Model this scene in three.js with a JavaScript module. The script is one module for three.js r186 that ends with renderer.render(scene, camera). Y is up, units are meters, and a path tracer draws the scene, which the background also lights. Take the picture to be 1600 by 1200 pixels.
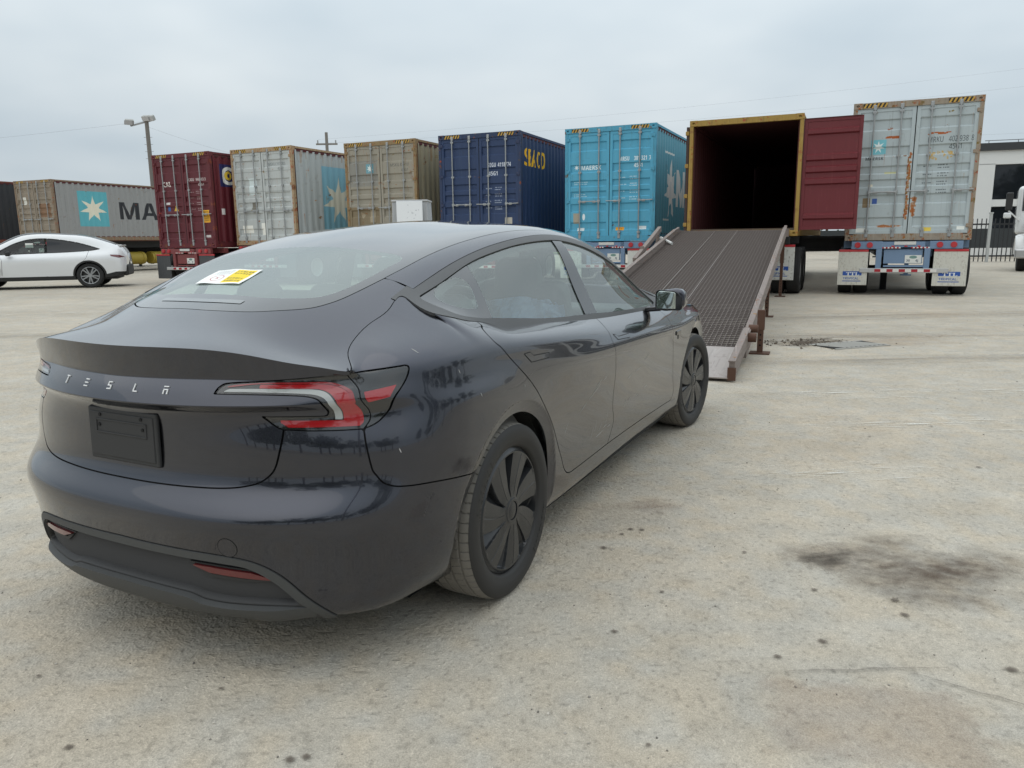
import * as THREE from 'three';
import { mergeGeometries, mergeVertices, toCreasedNormals } from 'three/addons/utils/BufferGeometryUtils.js';
import { RoundedBoxGeometry } from 'three/addons/geometries/RoundedBoxGeometry.js';
import { ImprovedNoise } from 'three/addons/math/ImprovedNoise.js';

const scene = new THREE.Scene();
// ---------- camera ----------
const camera = new THREE.PerspectiveCamera(54.05, 4 / 3, .05, 600);
camera.position.set(0, 1.3275, 0);
camera.quaternion.setFromAxisAngle(new THREE.Vector3(1, 0, 0), -.190687).multiply(new THREE.Quaternion().setFromAxisAngle(new THREE.Vector3(0, 0, 1), -.01216));
// ---------- light: overcast sky with a weak, wide sun ----------
const renderer = new THREE.WebGLRenderer({ antialias: true });
renderer.toneMapping = THREE.LinearToneMapping;
renderer.toneMappingExposure = 1.09;
renderer.shadowMap.enabled = true;
const SUN_DIR = new THREE.Vector3(-.38, .86, .34).normalize();
const sun = new THREE.DirectionalLight(0xfff4e6, .5);
sun.position.copy(SUN_DIR).multiplyScalar(80); sun.castShadow = true; sun.shadow.radius = 170;
Object.assign(sun.shadow.camera, { left: -45, right: 45, top: 45, bottom: -45, near: 1, far: 200 }); sun.shadow.mapSize.set(4096, 4096);
scene.add(sun, sun.target);
const noise = new ImprovedNoise();
function fbm(x, y, z, o) { let a = 0, w = .5; for (let i = 0; i < o; i++) { a += w * noise.noise(x, y, z); x *= 2.03; y *= 2.03; z *= 2.03; w *= .5; } return a; }
{
  const W = 1024, H = 512, d = new Float32Array(W * H * 4);
  for (let j = 0; j < H; j++) for (let i = 0; i < W; i++) {
    const el = ((j + .5) / H - .5) * Math.PI, az = (i + .5) / W * Math.PI * 2, c = Math.cos(el), X = c * Math.cos(az), Y = Math.sin(el), Z = c * Math.sin(az);
    // flat cloud deck: sample noise where the view ray meets a layer
    const k = 1 / (Math.max(Y, 0) + .16), n = fbm(X * k * .75 + 3.1, Z * k * .75 + 1.7, 4.2, 5), n2 = fbm(X * k * 2.2 + 9, Z * k * 2.2, 7.7, 4);
    const cl = .5 + .8 * n + .25 * n2, t = Math.min(1, Math.max(0, cl));
    const up = Math.min(1, Math.max(0, Y)), g = Math.max(0, X * SUN_DIR.x + Y * SUN_DIR.y + Z * SUN_DIR.z);
    const b = (.625 + .85 * up + .10 * g * g) * (.84 + .24 * t);
    const o = (j * W + i) * 4, mix = Math.min(1, t + .2);
    const under = Y < 0 ? .75 : 1;
    d[o] = b * under * (.635 + .165 * mix + .05 * up); d[o + 1] = b * under * (.785 + .095 * mix + .03 * up); d[o + 2] = b * under * (.905 + .02 * mix + .02 * up); d[o + 3] = 1;
  }
  const sky = new THREE.DataTexture(d, W, H, THREE.RGBAFormat, THREE.FloatType); sky.mapping = THREE.EquirectangularReflectionMapping; sky.magFilter = THREE.LinearFilter; sky.minFilter = THREE.LinearFilter; sky.needsUpdate = true;
  scene.background = sky; scene.environment = sky;
}
// ---------- helpers ----------
let seed = 12345;
const rnd = () => { seed = (seed * 1664525 + 1013904223) >>> 0; return seed / 4294967296; };
const rr = (a, b) => a + (b - a) * rnd();
const used = {};
function numbered(n) { const k = used[n] = (used[n] ?? -1) + 1; return k ? n + '_' + String(k).padStart(3, '0') : n; }
function tag(o, label, category, group, kind) { if (label) o.userData.label = label; if (category) o.userData.category = category; if (group) o.userData.group = group; if (kind) o.userData.kind = kind; return o; }
function thing(name, label, category, group, pos = [0, 0, 0], turn = 0) { const o = new THREE.Group(); o.name = numbered(name); scene.add(o); o.position.set(...pos); o.rotation.y = turn; return tag(o, label, category, group); }
function mesh(name, geo, mat, parent) { const m = new THREE.Mesh(Array.isArray(geo) ? join(geo) : geo, mat); m.name = parent ? name : numbered(name); m.castShadow = m.receiveShadow = true; (parent || scene).add(m); return m; }
function join(list) { const g = list.map(a => { let b = a.index ? a.toNonIndexed() : a; for (const k of Object.keys(b.attributes)) if (!['position', 'normal', 'uv'].includes(k)) b.deleteAttribute(k); if (!b.attributes.uv) b.setAttribute('uv', new THREE.BufferAttribute(new Float32Array(b.attributes.position.count * 2), 2)); return b; }); return g.length > 1 ? mergeGeometries(g) : g[0]; }
function box(w, h, d, x = 0, y = 0, z = 0) { const g = new THREE.BoxGeometry(w, h, d); g.translate(x, y, z); return g; }
function rbox(w, h, d, r, x = 0, y = 0, z = 0, s = 2) { const g = new RoundedBoxGeometry(w, h, d, s, r); g.translate(x, y, z); return g; }
function cyl(r, h, x = 0, y = 0, z = 0, ax = 'y', seg = 20, r2 = r) { const g = new THREE.CylinderGeometry(r2, r, h, seg); if (ax === 'x') g.rotateZ(-Math.PI / 2); if (ax === 'z') g.rotateX(Math.PI / 2); g.translate(x, y, z); return g; }
function beam(a, b, w, h = w, r = 0) { const A = new THREE.Vector3(...a), B = new THREE.Vector3(...b), L = A.distanceTo(B), g = r ? new RoundedBoxGeometry(w, h, L, 1, r) : new THREE.BoxGeometry(w, h, L); const m = new THREE.Matrix4().lookAt(A, B, new THREE.Vector3(0, 1, 0)); g.applyMatrix4(m); g.translate(...A.clone().add(B).multiplyScalar(.5).toArray()); return g; }
function rod(a, b, r, seg = 8) { const A = new THREE.Vector3(...a), B = new THREE.Vector3(...b), g = new THREE.CylinderGeometry(r, r, A.distanceTo(B), seg); g.applyQuaternion(new THREE.Quaternion().setFromUnitVectors(new THREE.Vector3(0, 1, 0), B.clone().sub(A).normalize())); g.translate(...A.add(B).multiplyScalar(.5).toArray()); return g; }
function plane(w, h, x, y, z) { const g = new THREE.PlaneGeometry(w, h); g.translate(x, y, z); return g; }
const std = (r, g, b, rough = .6, metal = 0, o = {}) => new THREE.MeshStandardMaterial({ color: new THREE.Color().setRGB(r, g, b), roughness: rough, metalness: metal, ...o });
const phys = (r, g, b, rough, metal, o = {}) => new THREE.MeshPhysicalMaterial({ color: new THREE.Color().setRGB(r, g, b), roughness: rough, metalness: metal, ...o });
function canvas(w, h, draw, o = {}) { const c = document.createElement('canvas'); c.width = w; c.height = h; const x = c.getContext('2d'); draw(x, w, h); const t = new THREE.CanvasTexture(c); if (!o.data) t.colorSpace = THREE.SRGBColorSpace; t.anisotropy = 8; if (o.repeat) { t.wrapS = t.wrapT = THREE.RepeatWrapping; } return t; }
const rgb = (c, a = 1) => `rgba(${c.map(v => Math.round(v)).join(',')},${a})`;
// ---------- the ground ----------
function vnoise(px, py, P, s) { // periodic value noise, lattice period P
  const X = Math.floor(px), Y = Math.floor(py), fx = px - X, fy = py - Y, u = fx * fx * (3 - 2 * fx), v = fy * fy * (3 - 2 * fy);
  const h = (a, b) => { let k = (((a % P) + P) % P) * 374761393 + (((b % P) + P) % P) * 668265263 + s * 1274126177; k = Math.imul(k ^ (k >>> 13), 1274126177); return ((k ^ (k >>> 16)) >>> 0) / 4294967296; };
  return (h(X, Y) * (1 - u) + h(X + 1, Y) * u) * (1 - v) + (h(X, Y + 1) * (1 - u) + h(X + 1, Y + 1) * u) * v;
}
const GT = (() => {
  const N = 2048, d = new Uint8Array(N * N * 4), b = new Uint8Array(N * N * 4);
  for (let y = 0; y < N; y++) for (let x = 0; x < N; x++) {
    const g1 = vnoise(x / 3.0, y / 3.0, Math.round(N / 3) | 0, 1), g2 = vnoise(x / 8, y / 8, N / 8, 2), g3 = vnoise(x / 64, y / 64, N / 64, 3), g4 = vnoise(x / 256, y / 256, N / 256, 4), g0 = rnd();
    const stone = g1 > .74 ? (g1 - .74) / .26 : 0, pit = g2 < .22 ? (.22 - g2) / .22 : 0, dark = g1 < .17 ? (.17 - g1) / .17 : 0;
    let v = .80 + .17 * (g0 - .5) + .055 * (g2 - .5) + .05 * (g3 - .5) + .03 * (g4 - .5) + .09 * stone - .07 * pit - .09 * dark;
    const o = (y * N + x) * 4, q = Math.max(0, Math.min(1, v)), w = vnoise(x / 40, y / 40, N / 40 | 0, 9) - .5;
    d[o] = Math.min(255, 255 * q * (1 + .03 * w)); d[o + 1] = 255 * q * .985; d[o + 2] = 255 * q * (.945 - .04 * w); d[o + 3] = 255;
    const hgt = Math.max(0, Math.min(1, .5 + .45 * (g1 - .5) + .5 * (g2 - .5) + .3 * stone - .4 * pit)); b[o] = b[o + 1] = b[o + 2] = 255 * hgt; b[o + 3] = 255;
  }
  const mk = (a, c) => { const t = new THREE.DataTexture(a, N, N); t.wrapS = t.wrapT = THREE.RepeatWrapping; t.magFilter = THREE.LinearFilter; t.minFilter = THREE.LinearMipmapLinearFilter; t.generateMipmaps = true; if (c) t.colorSpace = THREE.SRGBColorSpace; t.needsUpdate = true; return t; };
  return { map: mk(d, true), bump: mk(b, false) };
})();
const ground = (() => {
  const ax = (a, b, near, fine) => { const o = []; let x = a; while (x < b) { o.push(x); const d = Math.max(0, Math.max(near[0] - x, x - near[1])); x += fine + d * .09; } o.push(b); return o; };
  const xs = ax(-320, 320, [-14, 14], .16), zs = ax(-420, 160, [-20, 0], .16), nx = xs.length, nz = zs.length;
  const p = [], c = [], uv = [], id = [];
  for (const z of zs) for (const x of xs) {
    p.push(x, 0, z); uv.push(x / 4.2, z / 4.2);
    // wear and dirt: patches stretched along the driving direction (.91, .41)
    const u = x * .91 + z * .41, w = -x * .41 + z * .91;
    const a = fbm(x * .22, z * .22, 1, 4), s = fbm(u * .20, w * 1.7, 5, 4), t = fbm(x * .9, z * .9, 8, 4), e = fbm(x * .07 + 4, z * .07, 2, 3);
    let v = .64 + .13 * a + .10 * s + .06 * t + .10 * e; const warm = Math.max(0, fbm(x * .5 + 9, z * .5, 3, 4) - .02) * .35;
    v = Math.max(.3, Math.min(.85, v)); c.push(v * (1.075 + warm * .22), v * (1 - warm * .08), v * (.90 - warm * .34));
  }
  for (let j = 0; j < nz - 1; j++) for (let i = 0; i < nx - 1; i++) { const a = j * nx + i; id.push(a, a + nx, a + 1, a + 1, a + nx, a + nx + 1); }
  const g = new THREE.BufferGeometry(); g.setAttribute('position', new THREE.Float32BufferAttribute(p, 3)); g.setAttribute('color', new THREE.Float32BufferAttribute(c, 3)); g.setAttribute('uv', new THREE.Float32BufferAttribute(uv, 2)); g.setIndex(id); g.computeVertexNormals();
  const m = mesh('ground', g, new THREE.MeshStandardMaterial({ map: GT.map, bumpMap: GT.bump, bumpScale: .004, vertexColors: true, roughness: .95 })); m.userData.kind = 'structure'; return m;
})();
// stains, drips and patches in the surface (flat dirt with outlines of its own)
function stainTex(f, w = 256, h = 256, col = [40, 34, 28]) { return canvas(w, h, (x) => { const im = x.createImageData(w, h); for (let j = 0; j < h; j++) for (let i = 0; i < w; i++) { const o = (j * w + i) * 4, a = Math.max(0, Math.min(1, f(i / w * 2 - 1, j / h * 2 - 1))) * (.75 + .5 * (rnd() - .5)); const g = 1 + (rnd() - .5) * .3; im.data[o] = col[0] * g; im.data[o + 1] = col[1] * g; im.data[o + 2] = col[2] * g; im.data[o + 3] = 255 * a; } x.putImageData(im, 0, 0); }); }
let stainY = .004;
function stain(x, z, w, d, turn, tex, name = 'stain') { const g = new THREE.PlaneGeometry(w, d); g.rotateX(-Math.PI / 2); g.rotateY(turn); g.translate(x, stainY, z); stainY += .0001; const m = mesh(name, g, new THREE.MeshStandardMaterial({ map: tex, transparent: true, roughness: .85 }), ground); m.castShadow = false; return m; }
{
  const blot = (sd, k, edge, amp) => (u, v) => { const r = Math.hypot(u, v), n = fbm(u * k + sd, v * k - sd, sd, 5); return (1 - r - edge + n * .9) * amp; };
  const big = stainTex((u, v) => { const n = fbm(u * 1.6 + 3, v * 1.8, 1.2, 4), m = fbm(u * 7, v * 8, 4, 4); return (1 - Math.hypot(u * 1.02, v * 1.08) + .02 + n * .8) * (.66 + m * 1.0); }, 512, 384, [88, 72, 58]);
  stain(1.62, -2.84, 1.06, .74, -.16, big, 'oil_stain');
  stain(1.30, -2.93, .5, .30, .3, stainTex(blot(5, 2.5, .35, 1.0), 256, 256, [58, 50, 43]), 'oil_stain');
  stain(.64, -3.58, .7, .42, .2, stainTex(blot(8, 2.2, .35, .45), 256, 256, [110, 78, 55]), 'rust_stain');
  const dt = stainTex((u, v) => (1 - Math.hypot(u, v) - .12 + fbm(u * 2 + 2, v * 2, 2, 3) * .5) * 1.7, 64, 64, [96, 86, 76]);
  for (const [x, z, r] of DRIPS()) { stain(x, z, r * 2, r * 1.7, rr(-.6, .6), dt, 'drip_mark'); }
  stain(.98, -1.86, .62, .40, -.2, stainTex((u, v) => Math.max(0, .20 * sstepG(1, .72, Math.max(Math.abs(u), Math.abs(v)) + fbm(u * 3, v * 3, 6, 3) * .35)), 256, 256, [160, 134, 114]), 'patch');
  const crack = stainTex((u, v) => { const w = .10 * fbm(u * 2.2, 3, 1, 4) * 3; return (1 - Math.abs(v - w) / (.10 + .12 * Math.max(0, fbm(u * 5, 1, 2, 3) + .2))) * .75 * (1 - u * u) + fbm(u * 9, v * 9, 2, 3) * .3 * (Math.abs(v - w) < .3 ? 1 : 0) - .05; }, 512, 128, [86, 80, 74]);
  stain(1.08, -2.12, .62, .12, .02, crack, 'worn_edge'); stain(1.38, -1.98, .5, .11, -.62, crack, 'worn_edge');
  const streak = stainTex((u, v) => (1 - Math.abs(v) * 1.6 + fbm(u * 3, v * 2, 3, 4)) * (fbm(u * 5 + 1, v * 16, 8, 4) * 2.4) * (1 - u * u), 512, 128, [222, 220, 212]);
  for (const [x, z, w, t] of [[3.0, -5.2, 2.6, .02], [4.6, -6.3, 3.2, .03], [2.9, -6.3, 2.4, .0], [6.2, -8.2, 3.4, .03], [1.9, -4.1, 1.6, .1], [8.4, -9.6, 5, .02], [-9.5, -14.5, 6, .1], [-13, -19, 6, .1], [4.2, -4.3, 2.0, .05]]) stain(x, z, w, w * .22, t, streak, 'chalk_streak');
  for (const [x, z, w, d, t] of [[7.5, -12.5, 12, 1.2, .1], [-8, -11, 12, 1.0, .12], [5.0, -8.0, 8, .7, .06]]) stain(x, z, w, d, t, streak2(), 'tyre_track');
  const mud = stainTex((u, v) => (1 - Math.hypot(u, v) - .2 + fbm(u * 3, v * 3, 6, 5) * 1.2) * 1.4, 256, 256, [66, 56, 46]);
  stain(3.75, -9.35, 1.5, .9, .3, mud, 'mud_patch'); stain(4.4, -10.0, 3.4, .6, .05, streak2(), 'tyre_smear'); stain(5.2, -9.8, 4.6, .35, .02, streak2(), 'tyre_smear');
  function streak2() { return stainTex((u, v) => (1 - Math.abs(v) + fbm(u * 2, v * 5, 1, 4)) * .6 * (1 - u * u) * (fbm(u * 2, v * 12, 8, 4) + .35), 256, 128, [92, 76, 58]); }
  stain(4.6, -9.4, 3.6, 1.6, .2, stainTex(blot(12, 1.6, .3, .35), 256, 256, [150, 118, 84]), 'rust_stain');
}
function sstepG(a, b, t) { t = Math.min(1, Math.max(0, (t - a) / (b - a))); return t * t * (3 - 2 * t); }
function DRIPS() { return [[0.54, -3.29, 0.020], [0.59, -3.28, 0.018], [0.49, -3.23, 0.016], [0.39, -3.08, 0.024], [0.56, -2.66, 0.014], [0.34, -2.37, 0.018], [1.14, -2.66, 0.018], [1.40, -2.57, 0.024], [1.38, -2.46, 0.024], [1.02, -2.29, 0.024], [0.84, -2.20, 0.020], [1.53, -2.11, 0.028], [0.35, -1.78, 0.012], [-1.20, -1.80, 0.018], [-0.59, -1.74, 0.022], [-0.55, -1.75, 0.020], [-0.89, -2.06, 0.012], [-1.49, -2.14, 0.012], [2.93, -5.11, 0.020], [2.68, -4.16, 0.022], [2.38, -4.86, 0.018], [0.98, -3.01, 0.016]]; }
// loose stones
{
  const g = new THREE.IcosahedronGeometry(1, 0), n = 2600, im = new THREE.InstancedMesh(g, std(.42, .40, .37, .9), n), m = new THREE.Matrix4(), q = new THREE.Quaternion(), c = new THREE.Color();
  for (let i = 0; i < n; i++) { const z = -1.3 - 13 * Math.pow(rnd(), 2.2), x = (rnd() - .45) * (1.6 - z * 1.25), s = (.0012 + .0045 * Math.pow(rnd(), 4)) * (1 + Math.max(0, -z - 3) * .10); q.setFromEuler(new THREE.Euler(rnd() * 6, rnd() * 6, rnd() * 6)); m.compose(new THREE.Vector3(x, s * .3, z), q, new THREE.Vector3(s, s * rr(.5, .9), s * rr(.7, 1.2))); im.setMatrixAt(i, m); const v = rr(.35, 1.35); im.setColorAt(i, c.setRGB(v, v * .97, v * .92)); }
  im.name = 'loose_gravel'; im.castShadow = im.receiveShadow = true; scene.add(im); tag(im, 'small pale stones scattered over the dusty lot surface', 'gravel', null, 'stuff');
  const dn = 240, db = new THREE.InstancedMesh(g, std(.13, .11, .085, .95), dn); for (let i = 0; i < dn; i++) { const a = rnd() * 6.28, r = Math.sqrt(-2 * Math.log(rnd() + 1e-6)) * .24, s = .005 + .018 * Math.pow(rnd(), 3); q.setFromEuler(new THREE.Euler(rnd() * 6, rnd() * 6, rnd() * 6)); m.compose(new THREE.Vector3(3.72 + Math.cos(a) * r * 1.3, s * .3, -9.36 + Math.sin(a) * r * .8), q, new THREE.Vector3(s, s * .6, s)); db.setMatrixAt(i, m); const v = rr(.5, 1.6); db.setColorAt(i, c.setRGB(v, v, v)); }
  db.name = 'mud_crumbs'; db.castShadow = db.receiveShadow = true; scene.add(db); tag(db, 'dark crumbs of mud and rubble beside the drain grate', 'mud', null, 'stuff');
}
// ---- car body master surface (car frame: x forward from rear axle, y up, z to the right, metres) ----
function spl(k) { // natural cubic spline through [x,y] knots, linear beyond
  const n = k.length, x = k.map(a => a[0]), y = k.map(a => a[1]), m = new Array(n).fill(0), u = new Array(n).fill(0);
  for (let i = 1; i < n - 1; i++) { const s = (x[i] - x[i - 1]) / (x[i + 1] - x[i - 1]), p = s * m[i - 1] + 2; m[i] = (s - 1) / p;
    u[i] = (6 * ((y[i + 1] - y[i]) / (x[i + 1] - x[i]) - (y[i] - y[i - 1]) / (x[i] - x[i - 1])) / (x[i + 1] - x[i - 1]) - s * u[i - 1]) / p; }
  for (let i = n - 2; i >= 0; i--) m[i] = m[i] * m[i + 1] + u[i];
  const d0 = (y[1] - y[0]) / (x[1] - x[0]) - (x[1] - x[0]) * (2 * m[0] + m[1]) / 6, h1 = x[n - 1] - x[n - 2], d1 = (y[n - 1] - y[n - 2]) / h1 + h1 * (m[n - 2] + 2 * m[n - 1]) / 6;
  return t => { if (t <= x[0]) return y[0] + d0 * (t - x[0]); if (t >= x[n - 1]) return y[n - 1] + d1 * (t - x[n - 1]);
    let a = 0, b = n - 1; while (b - a > 1) { const c = (a + b) >> 1; if (x[c] > t) b = c; else a = c; }
    const h = x[b] - x[a], A = (x[b] - t) / h, B = 1 - A; return A * y[a] + B * y[b] + ((A * A * A - A) * m[a] + (B * B * B - B) * m[b]) * h * h / 6; };
}
function pch(k) { // monotone cubic through [x,y] knots, constant beyond
  const n = k.length, d = [], m = [];
  for (let i = 0; i < n - 1; i++) d.push((k[i + 1][1] - k[i][1]) / (k[i + 1][0] - k[i][0]));
  m[0] = d[0]; m[n - 1] = d[n - 2];
  for (let i = 1; i < n - 1; i++) { const a = k[i][0] - k[i - 1][0], b = k[i + 1][0] - k[i][0], w1 = 2 * b + a, w2 = b + 2 * a; m[i] = d[i - 1] * d[i] <= 0 ? 0 : (w1 + w2) / (w1 / d[i - 1] + w2 / d[i]); }
  return t => { if (t <= k[0][0]) return k[0][1]; if (t >= k[n - 1][0]) return k[n - 1][1];
    let i = 0; while (t > k[i + 1][0]) i++; const h = k[i + 1][0] - k[i][0], q = (t - k[i][0]) / h, q2 = q * q, q3 = q2 * q;
    return (2 * q3 - 3 * q2 + 1) * k[i][1] + (q3 - 2 * q2 + q) * h * m[i] + (-2 * q3 + 3 * q2) * k[i + 1][1] + (q3 - q2) * h * m[i + 1]; };
}
const lerp = (a, b, t) => a + (b - a) * t, sstep = (a, b, t) => { t = Math.min(1, Math.max(0, (t - a) / (b - a))); return t * t * (3 - 2 * t); };
// top sheet: cross-sections at x stations, rows from the belt (row 0) to the centre (row 4), each [z, y]
const SECT = [
  [-1.00, .87, .85, .755, .895, .62, .935, .38, .99, 0, 1.011],
  [-.85, .87, .885, .755, .935, .62, .975, .38, 1.030, 0, 1.047],
  [-.70, .87, .90, .755, .950, .62, .982, .38, 1.052, 0, 1.090],
  [-.50, .83, .985, .735, 1.012, .62, 1.042, .38, 1.122, 0, 1.158],
  [-.30, .775, 1.072, .70, 1.10, .60, 1.135, .36, 1.192, 0, 1.217],
  [0, .79, 1.025, .735, 1.105, .61, 1.230, .35, 1.287, 0, 1.305],
  [.5, .80, .978, .72, 1.135, .605, 1.316, .33, 1.382, 0, 1.40],
  [1.0, .80, .943, .715, 1.13, .60, 1.337, .32, 1.405, 0, 1.424],
  [1.5, .80, .918, .715, 1.11, .605, 1.290, .32, 1.383, 0, 1.402],
  [2.0, .80, .90, .735, .995, .64, 1.13, .35, 1.262, 0, 1.295],
  [2.3, .80, .887, .755, .94, .69, .985, .38, 1.11, 0, 1.145],
  [2.6, .81, .885, .77, .92, .70, .95, .4, 1.0, 0, 1.02],
  [2.9, .80, .86, .72, .895, .60, .91, .35, .945, 0, .955],
  [3.3, .76, .79, .66, .83, .55, .845, .30, .875, 0, .885],
  [3.6, .66, .69, .56, .73, .45, .755, .25, .78, 0, .785],
  [3.8, .5, .60, .42, .63, .33, .65, .2, .66, 0, .665]];
const SZ = [0, 1, 2, 3, 4].map(j => spl(SECT.map(r => [r[0], r[1 + 2 * j]]))), SY = [0, 1, 2, 3, 4].map(j => spl(SECT.map(r => [r[0], r[2 + 2 * j]])));
function sect(x) { // cubic section mirrored at the centre, parameter 0 (belt) .. 4 (centre) .. 8
  const z = SZ.map(f => f(x)), y = SY.map(f => f(x));
  const P = []; for (let j = 0; j <= 8; j++) { const i = j <= 4 ? j : 8 - j; P.push([j <= 4 ? z[i] : -z[i], y[i]]); }
  const t = [0]; for (let j = 1; j <= 8; j++) t.push(t[j - 1] + Math.hypot(P[j][0] - P[j - 1][0], P[j][1] - P[j - 1][1]));
  const T = t[8];
  return { z: spl(P.map((p, j) => [t[j] / T, p[0]])), y: spl(P.map((p, j) => [t[j] / T, p[1]])) };
}
const SECC = new Map();
function top(x, q) { // q: 0 = belt, .5 = centre
  const k = Math.round(x * 4000); let s = SECC.get(k); if (!s) { s = sect(k / 4000); SECC.set(k, s); }
  return [x, s.y(q), s.z(q)];
}
function topY(x, z) { // height of the top sheet over (x, z)
  z = Math.abs(z); let a = -.1, b = .5; for (let i = 0; i < 40; i++) { const c = (a + b) / 2; if (top(x, c)[2] > z) a = c; else b = c; } return top(x, (a + b) / 2)[1];
}
// belt: rows round the car from the rear centre (s = 0) along the right side to the nose
const XC = -.30, S0 = .98, XF = 3.02, S1 = S0 + XF - XC, S2 = S1 + 1.08;
function tailPt(s, xt, n, W) { const a = Math.PI / 2 * s / S0, c = Math.cos(a), d = Math.sin(a), N = Math.pow(Math.pow(c, n) + Math.pow(d, n), 1 / n), x = XC - (XC - xt) * c / N; return [x, W(x) * d / N]; }
function nosePt(s, xt, n, W) { const a = Math.PI / 2 * Math.max(0, S2 - s) / (S2 - S1), c = Math.cos(a), d = Math.sin(a), N = Math.pow(Math.pow(c, n) + Math.pow(d, n), 1 / n), x = XF + (xt - XF) * c / N; return [x, W(x) * d / N]; }
const sOf = x => S0 + x - XC;
// row: tail x, nose x, exponent, half width by x, height by s
const ROW = [
  { xt: -.80, xn: 3.55, n: 2.6, W: [[-.9, .62], [-.3, .70], [0, .70], [2.9, .70], [3.7, .62]], Y: [[0, .20], [.98, .17], [4.3, .17], [5.38, .17]] },
  { xt: -.915, xn: 3.70, n: 2.6, W: [[-.9, .80], [-.6, .83], [-.3, .83], [.4, .835], [2.4, .835], [3.0, .85], [3.4, .80], [3.7, .74]], Y: [[0, .235], [.30, .235], [.50, .212], [.62, .206], [.80, .222], [1.05, .20], [1.6, .185], [4.3, .185], [4.7, .18], [5.38, .17]] },
  { xt: -.95, xn: 3.73, n: 2.7, W: [[-.9, .855], [-.6, .885], [-.3, .895], [.4, .885], [2.3, .885], [2.9, .90], [3.3, .865], [3.7, .80]], Y: [[0, .43], [.35, .43], [.8, .36], [1.1, .32], [1.7, .305], [4.0, .305], [4.4, .33], [5.38, .36]] },
  { xt: -.953, xn: 3.74, n: 2.85, W: [[-.9, .865], [-.6, .895], [-.3, .915], [0, .913], [.5, .893], [1.2, .888], [2.2, .893], [2.6, .908], [2.9, .912], [3.3, .87], [3.7, .80]], Y: [[0, .533], [.45, .54], [.98, .50], [1.7, .45], [3.6, .45], [4.3, .48], [5.38, .48]] },
  { xt: -.912, xn: 3.73, n: 2.6, W: [[-.9, .865], [-.6, .904], [-.3, .927], [0, .928], [.4, .908], [1.0, .899], [2.2, .902], [2.6, .913], [2.9, .914], [3.3, .865], [3.7, .78]], Y: [[0, .608], [.4, .615], [.7, .64], [1.1, .64], [1.6, .58], [3.6, .57], [4.3, .59], [5.38, .57]] },
  { xt: -.893, xn: 3.715, n: 2.55, W: [[-.9, .86], [-.6, .898], [-.3, .922], [0, .924], [.4, .914], [1.0, .911], [2.2, .909], [2.6, .913], [2.9, .908], [3.3, .85], [3.7, .75]], Y: [[0, .74], [.6, .745], [1.1, .745], [1.7, .68], [3.6, .67], [4.3, .69], [5.38, .62]] },
  { xt: -.908, xn: 3.71, n: 2.25, W: [[-.9, .85], [-.6, .89], [-.3, .914], [0, .917], [.4, .917], [1.0, .917], [2.2, .912], [2.6, .905], [2.9, .895], [3.3, .835], [3.7, .73]], Y: [[0, .835], [.5, .838], [.75, .835], [1.1, .83], [1.7, .755], [2.4, .74], [3.6, .73], [4.3, .76], [5.38, .65]] },
  { xt: -.948, xn: 3.70, n: 2.2, W: [[-.9, .845], [-.6, .881], [-.3, .901], [0, .908], [.4, .919], [1.0, .9195], [2.2, .912], [2.6, .898], [2.9, .883], [3.3, .82], [3.7, .71]], Y: [[0, .862], [.5, .866], [.75, .872], [1.1, .872], [1.6, .83], [2.0, .81], [2.5, .795], [3.6, .76], [4.3, .80], [5.38, .68]], crease: [.45, .62] },
  { xt: -.928, xn: 3.695, n: 2.2, W: [[-.9, .84], [-.6, .873], [-.3, .891], [0, .899], [.4, .910], [1.0, .906], [2.2, .897], [2.6, .875], [2.9, .855], [3.3, .795], [3.7, .69]], Y: [[0, .902], [.5, .904], [.6, .906], [.75, .918], [1.1, .92], [1.6, .885], [2.0, .855], [2.5, .835], [3.6, .80], [4.3, .825], [5.38, .70]] },
  { xt: -.905, xn: 3.69, n: 2.2, W: [[-.9, .825], [-.6, .856], [-.3, .878], [0, .886], [.4, .893], [1.0, .882], [2.2, .872], [2.6, .85], [2.9, .83], [3.3, .78], [3.7, .67]], Y: [[0, .932], [.35, .938], [.48, .936], [.59, .938], [.66, .948], [.75, .965], [1.1, .968], [1.4, .953], [1.8, .925], [2.5, .872], [3.6, .835], [4.3, .84], [5.38, .72]], crease: [9, 9] },
];
for (const r of ROW) { r.w = spl(r.W); r.y = pch(r.Y); }
// top edge of the belt: lip, gap beside the boot lid, belt line, bonnet edge
const TLIP = [[.60, -.685, .728], [.66, -.62, .669], [.70, -.578, .64], [.745, -.535, .626], [.843, -.437, .621], [.945, -.335, .627], [1.02, -.262, .634], [1.05, -.275, .69], [1.085, -.266, .750], [1.13, -.20, .779]];
let tx, tz;
{
  const k = []; for (let s = 0; s <= .53; s += .075) { const [x, z] = tailPt(s, -.925, 2.2, ROW[8].w); k.push([s, x, z]); }
  for (const t of TLIP) k.push(t);
  for (let x = -.06; x < XF; x += .15) k.push([sOf(x), x, SZ[0](x)]);
  for (let s = S1; s <= S2 + .001; s += .12) { const [x, z] = nosePt(s, 3.68, 2.6, SZ[0]); k.push([s, x, z]); }
  tx = spl(k.map(a => [a[0], a[1]])); tz = spl(k.map(a => [a[0], a[2]]));
}
function edge(s) { const x = tx(s), z = Math.max(0, tz(s)); return [x, topY(x, z), z]; }
const NR = ROW.length; // rows 0..NR-1, the edge is row NR
const BCOL = new Map();
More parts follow.
